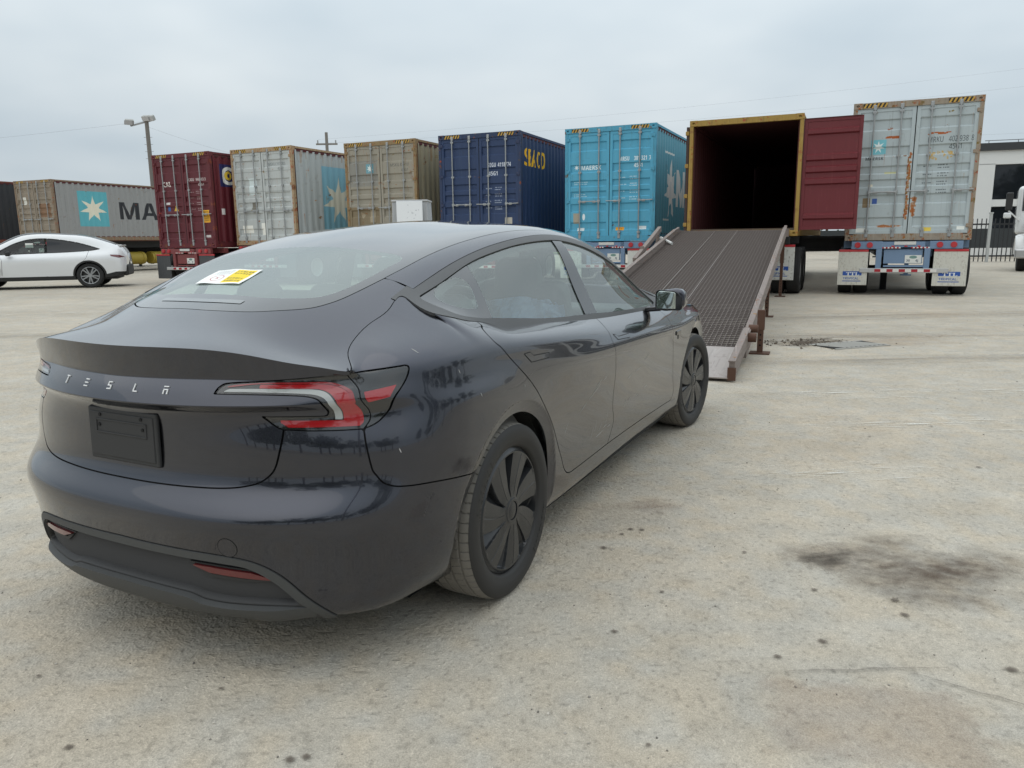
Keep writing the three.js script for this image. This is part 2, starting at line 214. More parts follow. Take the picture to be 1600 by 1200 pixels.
function column(s) {
  const P = [];
  for (let k = 0; k < NR; k++) { const r = ROW[k]; let x, z;
    if (s <= S0) [x, z] = tailPt(Math.max(0, s), k === 9 ? r.xt - .022 * sstep(.26, .50, s) : r.xt, r.n, r.w); else if (s <= S1) { x = XC + s - S0; z = r.w(x); } else [x, z] = nosePt(Math.min(s, S2), r.xn, 2.7, r.w);
    P.push([x, r.y(s), z]); }
  P.push(edge(s));
  const seg = (a, b) => { // spline through rows a..b
    const t = [0]; for (let i = a + 1; i <= b; i++) t.push(t[t.length - 1] + Math.max(1e-5, Math.hypot(P[i][0] - P[i - 1][0], P[i][1] - P[i - 1][1], P[i][2] - P[i - 1][2])) ** .75);
    const f = [0, 1, 2].map(c => spl(t.map((q, i) => [q, P[a + i][c]])));
    return v => { const i = Math.min(b - a - 1, Math.max(0, Math.floor(v - a))), q = lerp(t[i], t[i + 1], v - a - i); return [f[0](q), f[1](q), f[2](q)]; };
  };
  const whole = seg(0, NR), c7 = 1 - sstep(.40, .58, s), lo = seg(0, 7), mid = seg(7, 9), hi = seg(9, NR);
  const parts = v => v <= 7 ? lo(v) : v <= 9 ? mid(v) : hi(v);
  return v => { const a = whole(v); if (c7 <= 0) return a; const b = parts(v); return [lerp(a[0], b[0], c7), lerp(a[1], b[1], c7), lerp(a[2], b[2], c7)]; };
}
function beltR(s, v) { const k = Math.round(s * 4000); let c = BCOL.get(k); if (!c) { c = column(k / 4000); BCOL.set(k, c); } return c(v); }

// wheel-arch lips: flat band round each opening
const ARCH = [[0, .33, .372, .418], [2.875, .33, .372, .418]];
function beltAt(x, y) { let a = 1, b = NR; const s = sOf(x); for (let i = 0; i < 26; i++) { const c = (a + b) / 2; if (beltR(s, c)[1] > y) b = c; else a = c; } return beltR(s, (a + b) / 2)[2]; }
function belt(s, v) {
  const left = s < 0; if (left) s = -s; let p = beltR(s, v);
  if (s > S0 - .15 && s < S0 + .8 || s > sOf(2.4) && s < sOf(3.35)) { const A = ARCH[p[0] > 1.4 ? 1 : 0], dx = p[0] - A[0], dy = p[1] - A[1], r = Math.hypot(dx, dy);
    if (r < A[3] && r > .30 && dy > -.12) { const k = A[3] / r, z = beltAt(A[0] + dx * k, A[1] + dy * k) - (A[3] - r) * .30 - .002; const m = sstep(-.12, -.04, dy) * sstep(A[3], A[3] - .006, r); p = [p[0], p[1], lerp(p[2], z, m)]; } }
  return left ? [p[0], p[1], -p[2]] : p;
}
// ---------- panels cut from a parametric sheet along curves ----------
function sdPoly(px, py, poly) { // signed distance to a closed polygon, negative inside
  let d = 1e9, s = 1; const n = poly.length;
  for (let i = 0, j = n - 1; i < n; j = i++) {
    const ex = poly[j][0] - poly[i][0], ey = poly[j][1] - poly[i][1], wx = px - poly[i][0], wy = py - poly[i][1], t = Math.min(1, Math.max(0, (wx * ex + wy * ey) / (ex * ex + ey * ey + 1e-12)));
    const bx = wx - ex * t, by = wy - ey * t; d = Math.min(d, bx * bx + by * by);
    const c1 = py >= poly[i][1], c2 = py < poly[j][1], c3 = ex * wy > ey * wx; if ((c1 && c2 && c3) || (!c1 && !c2 && !c3)) s = -s;
  }
  return s * Math.sqrt(d);
}
function crv(pts, k = 6) { // open smooth curve through the points
  const n = pts.length; if (n < 3) return pts; const t = [0]; for (let i = 1; i < n; i++) t.push(t[i - 1] + Math.max(1e-6, Math.hypot(pts[i][0] - pts[i - 1][0], pts[i][1] - pts[i - 1][1])));
  const d = [], m = []; for (const c of [0, 1]) { const dd = []; for (let i = 0; i < n; i++) { const a = Math.max(0, i - 1), b = Math.min(n - 1, i + 1); dd.push((pts[b][c] - pts[a][c]) / (t[b] - t[a])); } m.push(dd); }
  const out = []; for (let i = 0; i < n - 1; i++) for (let j = 0; j < k; j++) { const q = j / k, h = t[i + 1] - t[i], q2 = q * q, q3 = q2 * q; out.push([0, 1].map(c => (2 * q3 - 3 * q2 + 1) * pts[i][c] + (q3 - 2 * q2 + q) * h * m[c][i] + (3 * q2 - 2 * q3) * pts[i + 1][c] + (q3 - q2) * h * m[c][i + 1])); }
  out.push(pts[n - 1]); return out;
}
function clipSheet({ P, u, v, n, sd, off = 0, disp = null, flange = .012, eu = .003, ev = .02, uv = null, inward = false, vs = null }) {
  const [nu, nv] = n, sub = (a, b) => [a[0] - b[0], a[1] - b[1], a[2] - b[2]];
  const cross = (a, b) => [a[1] * b[2] - a[2] * b[1], a[2] * b[0] - a[0] * b[2], a[0] * b[1] - a[1] * b[0]];
  const unit = a => { const l = Math.hypot(...a) || 1; return [a[0] / l, a[1] / l, a[2] / l]; };
  const nrm0 = (a, b) => unit(cross(sub(P(a + eu, b), P(a - eu, b)), sub(P(a, b + ev), P(a, b - ev))));
  const Q = (a, b) => { const p = P(a, b), m = nrm0(a, b), o = off + (disp ? disp(a, b, p) : 0); return [p[0] + m[0] * o, p[1] + m[1] * o, p[2] + m[2] * o]; };
  const nrmQ = (a, b) => unit(cross(sub(Q(a + eu, b), Q(a - eu, b)), sub(Q(a, b + ev / 2), Q(a, b - ev / 2))));
  const pos = [], nor = [], uvs = [], idx = [], ring = [];
  const V = (a, b) => { const p = P(a, b), m0 = nrm0(a, b), o = off + (disp ? disp(a, b, p) : 0), m = disp ? nrmQ(a, b) : m0; pos.push(p[0] + m0[0] * o, p[1] + m0[1] * o, p[2] + m0[2] * o); nor.push(...m); const t = uv ? uv(a, b, p) : [a, p[1]]; uvs.push(t[0], t[1]); ring.push(m); return pos.length / 3 - 1; };
  const U = i => u[0] + (u[1] - u[0]) * i / nu, Vv = j => vs ? vs[j] : v[0] + (v[1] - v[0]) * j / nv;
  const D = [], id = new Map(), S = (a, b) => sd(P(a, b), a, b);
  for (let i = 0; i <= nu; i++) { const r = new Float64Array(nv + 1); for (let j = 0; j <= nv; j++) r[j] = S(U(i), Vv(j)); D.push(r); }
  const gv = (i, j) => { const k = i * (nv + 1) + j; let q = id.get(k); if (q === undefined) { q = V(U(i), Vv(j)); id.set(k, q); } return q; };
  const cut = new Set(), ev_ = (a, b) => { // vertex where the edge a-b meets the curve
    const ka = a[0] * (nv + 1) + a[1], kb = b[0] * (nv + 1) + b[1], k = ka < kb ? ka + '_' + kb : kb + '_' + ka; let q = id.get(k); if (q !== undefined) return q;
    let da = D[a[0]][a[1]], db = D[b[0]][b[1]], t0 = 0, t1 = 1, t = da / (da - db); const ua = U(a[0]), va = Vv(a[1]), ub = U(b[0]), vb = Vv(b[1]);
    for (let it = 0; it < 4; it++) { const d = S(lerp(ua, ub, t), lerp(va, vb, t)); if (Math.abs(d) < 1e-5) break; if ((d < 0) === (da < 0)) { t0 = t; da = d; } else { t1 = t; db = d; } t = t0 + (t1 - t0) * Math.min(.95, Math.max(.05, da / (da - db))); }
    q = V(lerp(ua, ub, t), lerp(va, vb, t)); id.set(k, q); cut.add(q); return q; };
  for (let i = 0; i < nu; i++) for (let j = 0; j < nv; j++) for (const T of [[[i, j], [i + 1, j], [i + 1, j + 1]], [[i, j], [i + 1, j + 1], [i, j + 1]]]) {
    const ins = T.map(p => D[p[0]][p[1]] < 0), c = ins[0] + ins[1] + ins[2]; if (!c) continue;
    const f = []; for (let k = 0; k < 3; k++) { const a = T[k], b = T[(k + 1) % 3], ia = ins[k], ib = ins[(k + 1) % 3]; if (ia) f.push(gv(...a)); if (ia !== ib) f.push(ev_(a, b)); }
    for (let k = 1; k < f.length - 1; k++) if (f[0] !== f[k] && f[k] !== f[k + 1] && f[0] !== f[k + 1]) idx.push(f[0], f[k], f[k + 1]);
    if (flange) for (let k = 0; k < f.length; k++) { const a = f[k], b = f[(k + 1) % f.length]; if (c < 3 && cut.has(a) && cut.has(b) && a !== b) wall(a, b); }
  }
  function wall(a, b) {
    const A = pos.slice(a * 3, a * 3 + 3), B = pos.slice(b * 3, b * 3 + 3), na = ring[a], nb = ring[b], d = sub(B, A), m = unit(cross(d, na)), k = pos.length / 3;
    pos.push(...A, ...A.map((q, c) => q - na[c] * flange), ...B, ...B.map((q, c) => q - nb[c] * flange)); for (let q = 0; q < 4; q++) { nor.push(...m); uvs.push(uvs[a * 2], uvs[a * 2 + 1]); ring.push(m); }
    idx.push(k, k + 1, k + 2, k + 2, k + 1, k + 3);
  }
  if (inward) { for (let i = 0; i < idx.length; i += 3) { const t = idx[i]; idx[i] = idx[i + 1]; idx[i + 1] = t; } for (let i = 0; i < nor.length; i++) nor[i] = -nor[i]; }
  const g = new THREE.BufferGeometry(); g.setAttribute('position', new THREE.Float32BufferAttribute(pos, 3)); g.setAttribute('normal', new THREE.Float32BufferAttribute(nor, 3)); g.setAttribute('uv', new THREE.Float32BufferAttribute(uvs, 2)); g.setIndex(idx); return g;
}
function mirror(g) { // left-hand twin (z -> -z)
  const h = g.clone(), p = h.attributes.position, n = h.attributes.normal; for (let i = 0; i < p.count; i++) { p.setZ(i, -p.getZ(i)); n.setZ(i, -n.getZ(i)); }
  if (h.index) { const a = h.index.array.slice(); for (let i = 0; i < a.length; i += 3) { const t = a[i]; a[i] = a[i + 1]; a[i + 1] = t; } h.setIndex(Array.from(a)); } else { for (const k of Object.keys(h.attributes)) { const A = h.attributes[k], s = A.itemSize, d = A.array; for (let i = 0; i < A.count; i += 3) for (let c = 0; c < s; c++) { const t = d[i * s + c]; d[i * s + c] = d[(i + 1) * s + c]; d[(i + 1) * s + c] = t; } } }
  return h;
}
// ---------- the dark grey electric saloon ----------
const M = {};
M.paint = phys(.052, .054, .068, .25, 1, { clearcoat: 1, clearcoatRoughness: .025 });
M.black = phys(.012, .012, .013, .12, 0, { clearcoat: .6, clearcoatRoughness: .05 });
M.satin = std(.026, .026, .027, .42);
M.plastic = std(.032, .032, .033, .62);
M.dusty = std(.060, .062, .062, .6);
M.dark = std(.012, .012, .012, .9);
M.frit = phys(.045, .047, .050, .10, 0, { clearcoat: 1, clearcoatRoughness: .02 });
M.glass = phys(.78, .92, .86, .0, 0, { transmission: .90, thickness: 0, ior: 1.95, side: THREE.DoubleSide });
M.rearGlass = phys(.62, .74, .70, .0, 0, { transmission: .76, thickness: 0, ior: 1.9, side: THREE.DoubleSide });
M.screen = phys(.86, .92, .89, 0, 0, { transmission: .96, thickness: 0, ior: 1.75, side: THREE.DoubleSide });
M.lens = phys(.95, .95, .95, .02, 0, { transmission: 1, thickness: 0, ior: 1.5, side: THREE.DoubleSide });
M.red = phys(.38, .005, .010, .18, 0, { clearcoat: 1 });
M.redDeep = phys(.30, .006, .010, .25, 0, { clearcoat: 1 });
M.redRefl = phys(.12, .008, .010, .3, 0, { clearcoat: .8 });
M.white = phys(.40, .42, .41, .25, 0, { clearcoat: 1 });
M.chrome = std(.75, .76, .77, .18, 1);
M.trim = std(.075, .076, .077, .42);

const car = thing('parked_saloon_car', 'dark grey four-door saloon with dusty black wheels, parked in the foreground facing the steel ramp', 'car', null, [-.8043, 0, -3.078], Math.PI / 2 - .467559);
const GAP = .0022;
const LAMP_TOP = crv([[.288, .900], [.294, .915], [.310, .927], [.400, .934], [.500, .941], [.589, .947], [.660, .953], [.738, .959]]);
const LAMP_OUTC = crv([[.738, .959], [.746, .956], [.744, .945], [.724, .908], [.700, .875], [.671, .845], [.645, .823], [.613, .800], [.580, .787]]);
const LAMP_BOT = [[.580, .787], [.529, .787], [.46, .789], [.410, .793]];
const LAMP_INC = crv([[.410, .793], [.398, .799], [.372, .830]]).concat(crv([[.372, .830], [.450, .829], [.508, .828]]), crv([[.508, .828], [.517, .836], [.524, .85], [.525, .866], [.516, .880], [.495, .889], [.460, .894], [.382, .8985], [.288, .900]]));
const LIDCUT = crv([[.589, .947], [.604, .908], [.614, .869], [.612, .84], [.602, .812], [.580, .787]]);
const rev = a => a.slice().reverse();
const LIDGAP = crv([[.410, .793], [.396, .728], [.384, .678], [.370, .654], [.346, .634], [.292, .619], [.200, .612], [.09, .608], [0, .607]]);
const BUMPGAP = crv([[.580, .787], [.581, .740], [.592, .668], [.603, .648], [.622, .624], [.660, .608], [.775, .596], [.920, .578], [1.0, .566]]);
const TRIMTOP = crv([[0, .430], [.067, .429], [.20, .427], [.30, .421], [.360, .405], [.411, .364], [.463, .290], [.500, .245], [.535, .205]]);
const TRIMLOW = crv([[0, .402], [.063, .402], [.19, .401], [.29, .396], [.345, .384], [.397, .340], [.445, .272], [.478, .236], [.505, .200]]);
const DOORGAP = crv([[1.245, 1.2], [1.232, 1.031], [1.205, 1.019], [1.190, 1.0], [1.193, .976], [1.218, .955], [1.271, .908], [1.444, .769], [1.529, .682], [1.644, .557], [1.755, .411], [1.800, .345], [1.850, .310], [1.906, .300]]);
const MIDGAP = crv([[2.425, 1.2], [2.41, .935], [2.372, .896], [2.352, .835], [2.366, .794], [2.402, .671], [2.418, .498], [2.455, .41], [2.440, .36], [2.405, .301]]);
const FDGAP = crv([[3.49, 1.2], [3.49, .87], [3.470, .80], [3.50, .66], [3.575, .42], [3.60, .34], [3.57, .298]]);
const DOORBOT = [[1.906, .300], [2.157, .299], [2.405, .301], [3.0, .298], [3.57, .298]];
const LAMP_IN = LAMP_TOP.filter(p => p[0] <= .5891).concat(LIDCUT, LAMP_BOT, LAMP_INC);
const LAMP_OUT = LAMP_TOP.filter(p => p[0] >= .5889).concat(LAMP_OUTC, rev(LIDCUT));
const LID = [[-.2, .607], [-.2, 1.3], [.589, 1.3], [.589, .947]].concat(rev(LAMP_TOP.filter(p => p[0] <= .5891)), rev(LAMP_INC), LIDGAP);
const BUMPER = [[-.2, .43], [-.2, .607]].concat(rev(LIDGAP), rev(LAMP_BOT), BUMPGAP, [[1.05, .1], [.535, .1]], rev(TRIMTOP));
const QUARTER = [[.589, 1.3]].concat(LAMP_TOP.filter(p => p[0] >= .5889), LAMP_OUTC, BUMPGAP, [[1.05, .1], [3.95, .1], [3.95, .33], [3.62, .30]], rev(DOORBOT), rev(DOORGAP));
const archSd = (p) => Math.max(ARCH[0][2] - Math.hypot(p[0] - ARCH[0][0], p[1] - ARCH[0][1]), ARCH[1][2] - Math.hypot(p[0] - ARCH[1][0], p[1] - ARCH[1][1]));
const inPoly = (poly, gap = GAP) => (p, s) => sdPoly(Math.abs(s), p[1], poly) + gap;
const NVB = 108, VB = [1, NR];
const VROW = []; for (let k = 1; k < NR; k++) for (let j = 0; j < 12; j++) VROW.push(k + j / 12); VROW.push(NR);
const beltPanel = (u, nu, sd, o = {}) => clipSheet({ P: belt, u, v: VB, n: [nu, VROW.length - 1], vs: VROW, sd, ...o });
{
  // boot lid: rear face and top deck in one mesh
  const rear = beltPanel([-.63, .63], 150, inPoly(LID));
  const GLASSBASE = crv([[-.634, 0], [-.632, .12], [-.610, .24], [-.573, .318], [-.499, .412], [-.422, .454], [-.322, .483], [-.213, .512]]);
  const tl = []; for (let s = 0; s <= 1.021; s += .02) { const e = edge(s); tl.push([e[0], e[2]]); }
  const DECK = tl.concat(crv([[-.262, .634], [-.214, .622], [-.208, .573], [-.206, .54], [-.213, .512]]), rev(GLASSBASE), [[-.634, -.3], [-.926, -.3]]);
  const deckSd = p => { const d = sdPoly(p[0], Math.abs(p[2]), DECK); return d + GAP * 1.3 * sstep(-.71, -.67, p[0]); };
  const deckTop = clipSheet({ P: top, u: [-.945, -.18], v: [.06, .94], n: [110, 150], sd: deckSd, ev: .004, eu: .003, uv: (a, b, p) => [p[0], p[2]] });
  mesh('boot_lid', [rear, deckTop], M.paint, car);
  // bumper, quarter panels, doors, front wings
  mesh('rear_bumper', beltPanel([-1.02, 1.02], 240, (p, s) => Math.max(inPoly(BUMPER)(p, s), ARCH[0][2] - Math.hypot(p[0], p[1] - .33))), M.paint, car);
  const q = beltPanel([.56, 3.96], 400, (p, s) => Math.max(inPoly(QUARTER)(p, s), archSd(p)));
  const rd = beltPanel([1.17, 2.48], 170, inPoly(DOORGAP.concat([[2.157, .299]], rev(MIDGAP))));
  const fd = beltPanel([2.33, 3.63], 160, inPoly(MIDGAP.concat([[3.0, .298]], rev(FDGAP))));
  const WING = FDGAP.concat([[3.60, .27], [3.8, .30], [4.75, .45], [5.3, .62], [5.5, .70], [5.5, 1.2]]);
  const wg = beltPanel([3.44, S2], 150, (p, s) => Math.max(inPoly(WING)(p, s), archSd(p)));
  const NOSE = [[3.9, .1], [3.9, .36], [4.75, .446], [5.3, .616], [5.5, .694], [5.5, .1]];
  const fb = beltPanel([3.9, S2], 120, (p, s) => Math.max(inPoly(NOSE)(p, s), archSd(p)));
  for (const m of [g => g, mirror]) {
    mesh('quarter_panel', m(q), M.paint, car);
    const a = mesh('rear_door', m(rd), M.paint, car), b = mesh('front_door', m(fd), M.paint, car);
    mesh('front_wing', m(wg), M.paint, car); mesh('front_bumper', m(fb), M.paint, car);
    car.userData['d' + (m === mirror ? 1 : 0)] = 0; for (const [d, hs] of [[a, [[.105, .906], [.150, .906], [.176, .890], [.315, .882], [.305, .866], [.150, .871]]], [b, [[1.125, .858], [1.150, .855], [1.180, .842], [1.345, .838], [1.335, .822], [1.155, .832]]]]) {
      const poly = hs.map(h => [sOf(h[0]), h[1]]); const h = beltPanel([poly[0][0] - .02, poly[3][0] + .02], 60, inPoly(poly, 0), { off: .0016, flange: .004 }); const gd = beltPanel([poly[0][0] - .03, poly[3][0] + .03], 66, inPoly(poly, -.0032), { off: .0006, flange: 0 });
      mesh('handle_gap', m(gd), M.dark, d); mesh('door_handle', m(h), M.paint, d);
    }
    delete car.userData['d' + (m === mirror ? 1 : 0)];
  }
  // lamps: black housing, light guides, clear cover
  const lampParts = (sgn) => {
    const k = g => sgn > 0 ? g : mirror(g);
    const hs = mesh('tail_lamp', k(beltPanel([.27, .64], 190, inPoly(LAMP_IN, .0012), { off: -.007, flange: 0 })), M.black, car);
    const cover = o => clipSheet({ P: belt, u: [.27, .77], v: VB, n: [230, VROW.length - 1], vs: VROW, ...o });
    const RC = crv([[.388, .926], [.491, .924], [.548, .919], [.580, .898], [.596, .862], [.586, .808], [.574, .796]]).concat([[.42, .798], [.399, .818], [.402, .8195], [.541, .8155]], crv([[.541, .8155], [.557, .866], [.545, .890], [.524, .906], [.490, .911], [.385, .915]]));
    const WC = crv([[.303, .906], [.322, .9145], [.490, .9105], [.523, .9045], [.543, .888], [.555, .864], [.540, .8165]]).concat([[.523, .8175]], crv([[.523, .8175], [.538, .866], [.524, .886], [.493, .8965], [.381, .9045], [.303, .906]]));
    const rail = crv([[.303, .917], [.330, .9245], [.40, .9305], [.49, .9295], [.552, .925], [.588, .902], [.600, .87], [.596, .862], [.580, .898], [.548, .920], [.491, .9245], [.388, .927], [.33, .9205], [.303, .917]]);
    mesh('light_guide', k(cover({ sd: inPoly(RC, .0005), off: -.004, flange: .003 })), M.red, hs);
    mesh('light_strip', k(cover({ sd: inPoly(WC, .0004), off: -.0035, flange: .003 })), M.white, hs);
    mesh('lens_edge', k(cover({ sd: inPoly(rail, 0), off: -.003, flange: .002 })), M.redDeep, hs);
    mesh('lens_cover', k(cover({ sd: inPoly(LAMP_IN, GAP * .8), off: 0, flange: .002 })), M.lens, hs);
    const ho = mesh('side_lamp', k(cover({ u: [.56, .77], n: [130, VROW.length - 1], sd: inPoly(LAMP_OUT, .0012), off: -.006, flange: 0 })), M.black, car);
    mesh('reflector', k(cover({ sd: inPoly([[.620, .894], [.704, .906], [.686, .873], [.628, .862]], 0), off: -.0035, flange: .003 })), M.red, ho);
    mesh('lens_cover', k(cover({ u: [.56, .77], n: [130, VROW.length - 1], sd: inPoly(LAMP_OUT, GAP * .8), off: 0, flange: .002 })), M.lens, ho);
  };
  lampParts(1); lampParts(-1);
  // diffuser: trim band, recessed panel and lip
  const vfine = []; for (let j = 0; j <= 110; j++) vfine.push(.78 + 1.35 * j / 110);
  const lipTop = pch([[0, .288], [.10, .286], [.19, .280], [.235, .262], [.30, .256], [.40, .258], [.5, .252]]);
  const recess = (s, v, p) => { s = Math.abs(s); const d = sdPoly(s, p[1], [[-.2, .402]].concat(TRIMLOW, [[.505, .1], [-.2, .1]])); const lt = lipTop(s), a = sstep(.002, -.014, d), b = sstep(lt + .004, lt + .028, p[1]); const c = sstep(.505, .43, s); return -.062 * a * b * c; };
  const DIFF = [[-.2, .43]].concat(TRIMTOP, [[.535, .1], [-.2, .1]]);
  mesh('rear_diffuser', clipSheet({ P: belt, u: [-.56, .56], v: [.78, 2.13], vs: vfine, n: [190, 110], sd: inPoly(DIFF, .001), disp: recess }), M.plastic, car);
  const BAND = [[-.2, .43]].concat(TRIMTOP, [[.535, .196], [.508, .196]], rev(TRIMLOW), [[-.2, .402]]);
  mesh('diffuser_trim', clipSheet({ P: belt, u: [-.56, .56], v: [.78, 2.13], vs: vfine, n: [190, 110], sd: inPoly(BAND, .0015), off: .004, flange: .02 }), M.dusty, car);
  mesh('rear_lip', clipSheet({ P: belt, u: [-.52, .52], v: [.78, 2.13], vs: vfine, n: [170, 110], sd: (p, s) => Math.max(p[1] - lipTop(Math.abs(s)), Math.abs(s) - .485, .205 - p[1]), disp: s => .020 * sstep(.49, .38, Math.abs(s)), flange: .09 }), M.dusty, car);
  for (const sg of [1, -1]) {
    const g = clipSheet({ P: belt, u: [.18, .44], v: [1, 2.1], n: [60, 50], sd: inPoly([[.203, .379], [.25, .377], [.345, .368], [.405, .344], [.325, .350], [.25, .358]], 0), off: -.004, flange: .05 });
    const f = mesh('rear_reflector', sg > 0 ? g : mirror(g), M.redRefl, car);
    const rim = clipSheet({ P: belt, u: [.18, .44], v: [1, 2.1], n: [60, 50], sd: (p, s) => Math.max(inPoly([[.193, .385], [.25, .383], [.35, .374], [.43, .340], [.33, .332], [.245, .340]], 0)(p, s), -inPoly([[.203, .379], [.25, .377], [.345, .368], [.405, .342], [.325, .344], [.25, .352]], -.001)(p, s)), off: -.012, flange: .04 });
    mesh('reflector_bezel', sg > 0 ? rim : mirror(rim), M.plastic, f);
  }
  // tow-eye cover
  const tc = belt(.303, 2.17), tw = beltPanel([.26, .35], 40, (p) => Math.hypot(p[0] - tc[0], p[1] - tc[1], p[2] - tc[2]) - .030, { off: .0008, flange: .003 }), tg = beltPanel([.26, .35], 40, (p) => Math.hypot(p[0] - tc[0], p[1] - tc[1], p[2] - tc[2]) - .0325, { off: .0003, flange: 0 });
  const towc = mesh('tow_cover', tw, M.paint, car); mesh('cover_gap', tg, M.dark, towc);

  // ---- upper body ----
  const RG = crv([[-.213, .512], [-.109, .529], [.038, .538], [.231, .547], [.392, .552], [.7, .552], [1.0, .552], [1.4, .548], [1.72, .53]]), RAIL = crv([[-.203, .625], [-.052, .624], [.185, .619], [.367, .613], [.682, .602], [1.064, .590], [1.443, .592], [1.75, .61], [2.0, .655], [2.2, .70], [2.38, .745]]);
  const TP = [[-.925, -.3]]; for (let q = 0; q <= S2 + .001; q += .012) { const e = edge(q); TP.push([e[0], e[2]]); } TP.push([3.68, -.3]);
  const inT = p => sdPoly(p[0], Math.abs(p[2]), TP) - .001;
  const az = p => [p[0], Math.abs(p[2])];
  const flat = (poly, gap) => p => sdPoly(p[0], Math.abs(p[2]), poly) + gap;
  const topPanel = (u, v, n, sd, o = {}) => clipSheet({ P: top, u, v, n, sd, ev: .004, uv: (a, b, p) => [p[0], p[2]], ...o });
  const ROOFG = rev(GLASSBASE).concat([[-.634, -.3]], [[1.72, -.3]], rev(RG));
  const CLEAR = crv([[-.515, 0], [-.511, .225], [-.48, .32], [-.43, .39], [-.376, .421], [-.256, .455], [-.12, .478], [-.05, .478], [-.02, .42], [0.0, .2], [.005, 0]]).concat([[.005, -.3], [-.515, -.3]]);
  const isRoof = p => p[0] > .95;
  const rg = mesh('roof_glass', topPanel([-.64, 1.73], [.10, .90], [240, 150], p => Math.max(flat(ROOFG, GAP)(p), -flat(CLEAR, 0)(p)), { off: -.001 }), M.frit, car);
  mesh('rear_window', topPanel([-.53, .03], [.12, .88], [90, 150], flat(CLEAR, 0), { off: -.001, flange: 0 }), M.rearGlass, rg);
  const RAILP = RG.concat(crv([[1.72, .53], [1.95, .565], [2.2, .635], [2.42, .70]]), [[2.45, .735]], rev(RAIL.slice(0, -1)), [[-.206, .573]]);
  const railG = topPanel([-.24, 2.48], [.02, .36], [260, 90], flat(RAILP, GAP * .9));
  const WS = [[1.735, -.3], [1.735, .52]].concat(crv([[1.735, .525], [1.955, .56], [2.205, .63], [2.425, .695]]), [[2.52, .60], [2.60, .3], [2.62, 0], [2.62, -.3]]);
  mesh('windscreen', topPanel([1.7, 2.66], [.1, .9], [80, 90], flat(WS, GAP), { off: -.001, flange: 0 }), M.screen, car);
  const HOOD = [[2.635, -.3], [2.635, 0], [2.615, .3], [2.535, .61], [2.45, .74], [2.40, 1.0], [3.9, 1.0], [3.9, -.3]];
  mesh('bonnet', topPanel([2.38, 3.72], [-.03, 1.03], [100, 100], p => Math.max(flat(HOOD, GAP)(p), inT(p) + GAP * 1.5)), M.paint, car);
  // side glass outlines in (x, y)
  const DLOTOP = crv([[-.217, 1.137], [-.108, 1.165], [.136, 1.233], [.317, 1.266], [.628, 1.302], [.982, 1.317], [1.208, 1.305], [1.476, 1.264], [1.76, 1.190], [2.02, 1.085], [2.17, .998], [2.24, .925]]);
  const DLOBOT = crv([[2.24, .925], [2.20, .916], [2.05, .919], [1.5, .938], [1.017, .965], [.595, .989], [.22, 1.025], [.098, 1.037], [-.019, 1.049], [-.143, 1.073], [-.205, 1.104], [-.225, 1.125], [-.217, 1.137]]);
  const DLO = DLOTOP.concat(DLOBOT);
  const side = (poly, gap) => p => sdPoly(p[0], p[1], poly) + gap;
  const trimG = topPanel([-.30, 2.46], [-.05, .26], [270, 95], p => Math.max(-flat(RAIL.concat([[2.45, -.5], [-.5, -.5], [-.5, .6], [-.206, .60]]), -GAP * .5)(p), -side(DLO, -.001)(p), inT(p)), { off: .002, flange: .01 });
  const glassRegion = (a, b, gap = .001) => p => Math.max(side(DLO, gap)(p), a ? side(a, 0)(p) : -1, b ? b(p) : -1);
  const half = (x0, y0, x1, y1, sg) => p => sg * ((p[0] - x0) * (y1 - y0) - (p[1] - y0) * (x1 - x0)) / Math.hypot(x1 - x0, y1 - y0); // negative on one side
  const QD = [.090, 1.03, .136, 1.24], BL = [1.019, .95, 1.002, 1.32], BR = [1.182, .95, 1.114, 1.32];
  const QCL = crv([[-.150, 1.14], [-.12, 1.158], [-.064, 1.177], [.015, 1.192], [.042, 1.188], [.062, 1.165], [.040, 1.10], [.028, 1.082], [-.01, 1.082], [-.06, 1.087], [-.12, 1.103], [-.155, 1.124], [-.150, 1.14]]);
  const sg = (u, n, sd, o = {}) => topPanel(u, [-.04, .24], n, sd, { off: -.003, flange: .004, uv: (a, b, p) => [p[0], p[1]], ...o });
  const quarterF = sg([-.30, .16], [80, 110], p => Math.max(inT(p), side(DLO, .001)(p), half(...QD, 1)(p) + .003, -side(QCL, 0)(p)));
  const quarterC = sg([-.2, .1], [40, 90], side(QCL, 0), { off: -.003, flange: 0 });
  const rearW = sg([.05, 1.06], [130, 90], p => Math.max(side(DLO, .001)(p), -half(...QD, 1)(p) + .002, half(...BL, 1)(p) + .002), { flange: 0, off: -.006 });
  const pil = sg([.98, 1.22], [40, 90], p => Math.max(side(DLO, .001)(p), -half(...BL, 1)(p), half(...BR, 1)(p)), { off: -.001 });
  const frontW = sg([1.08, 2.28], [140, 90], p => Math.max(side(DLO, .001)(p), -half(...BR, 1)(p) + .002), { flange: 0, off: -.006 });
  for (const m of [g => g, mirror]) {
    mesh('roof_rail', m(railG), M.paint, car); mesh('window_trim', m(trimG), M.trim, car);
    const qf = mesh('quarter_window', m(quarterF), M.frit, car); mesh('window_pane', m(quarterC), M.glass, qf);
    mesh('rear_side_window', m(rearW), M.glass, car); mesh('front_side_window', m(frontW), M.glass, car); mesh('door_pillar', m(pil), M.black, car);
  }
  // inner shell, so that gaps and openings read dark
  const shellB = beltPanel([-S2, S2], 300, (p, s, v) => Math.max(archSd([p[0], p[1]]) + .03, v - 9.1), { off: -.02, flange: 0 });
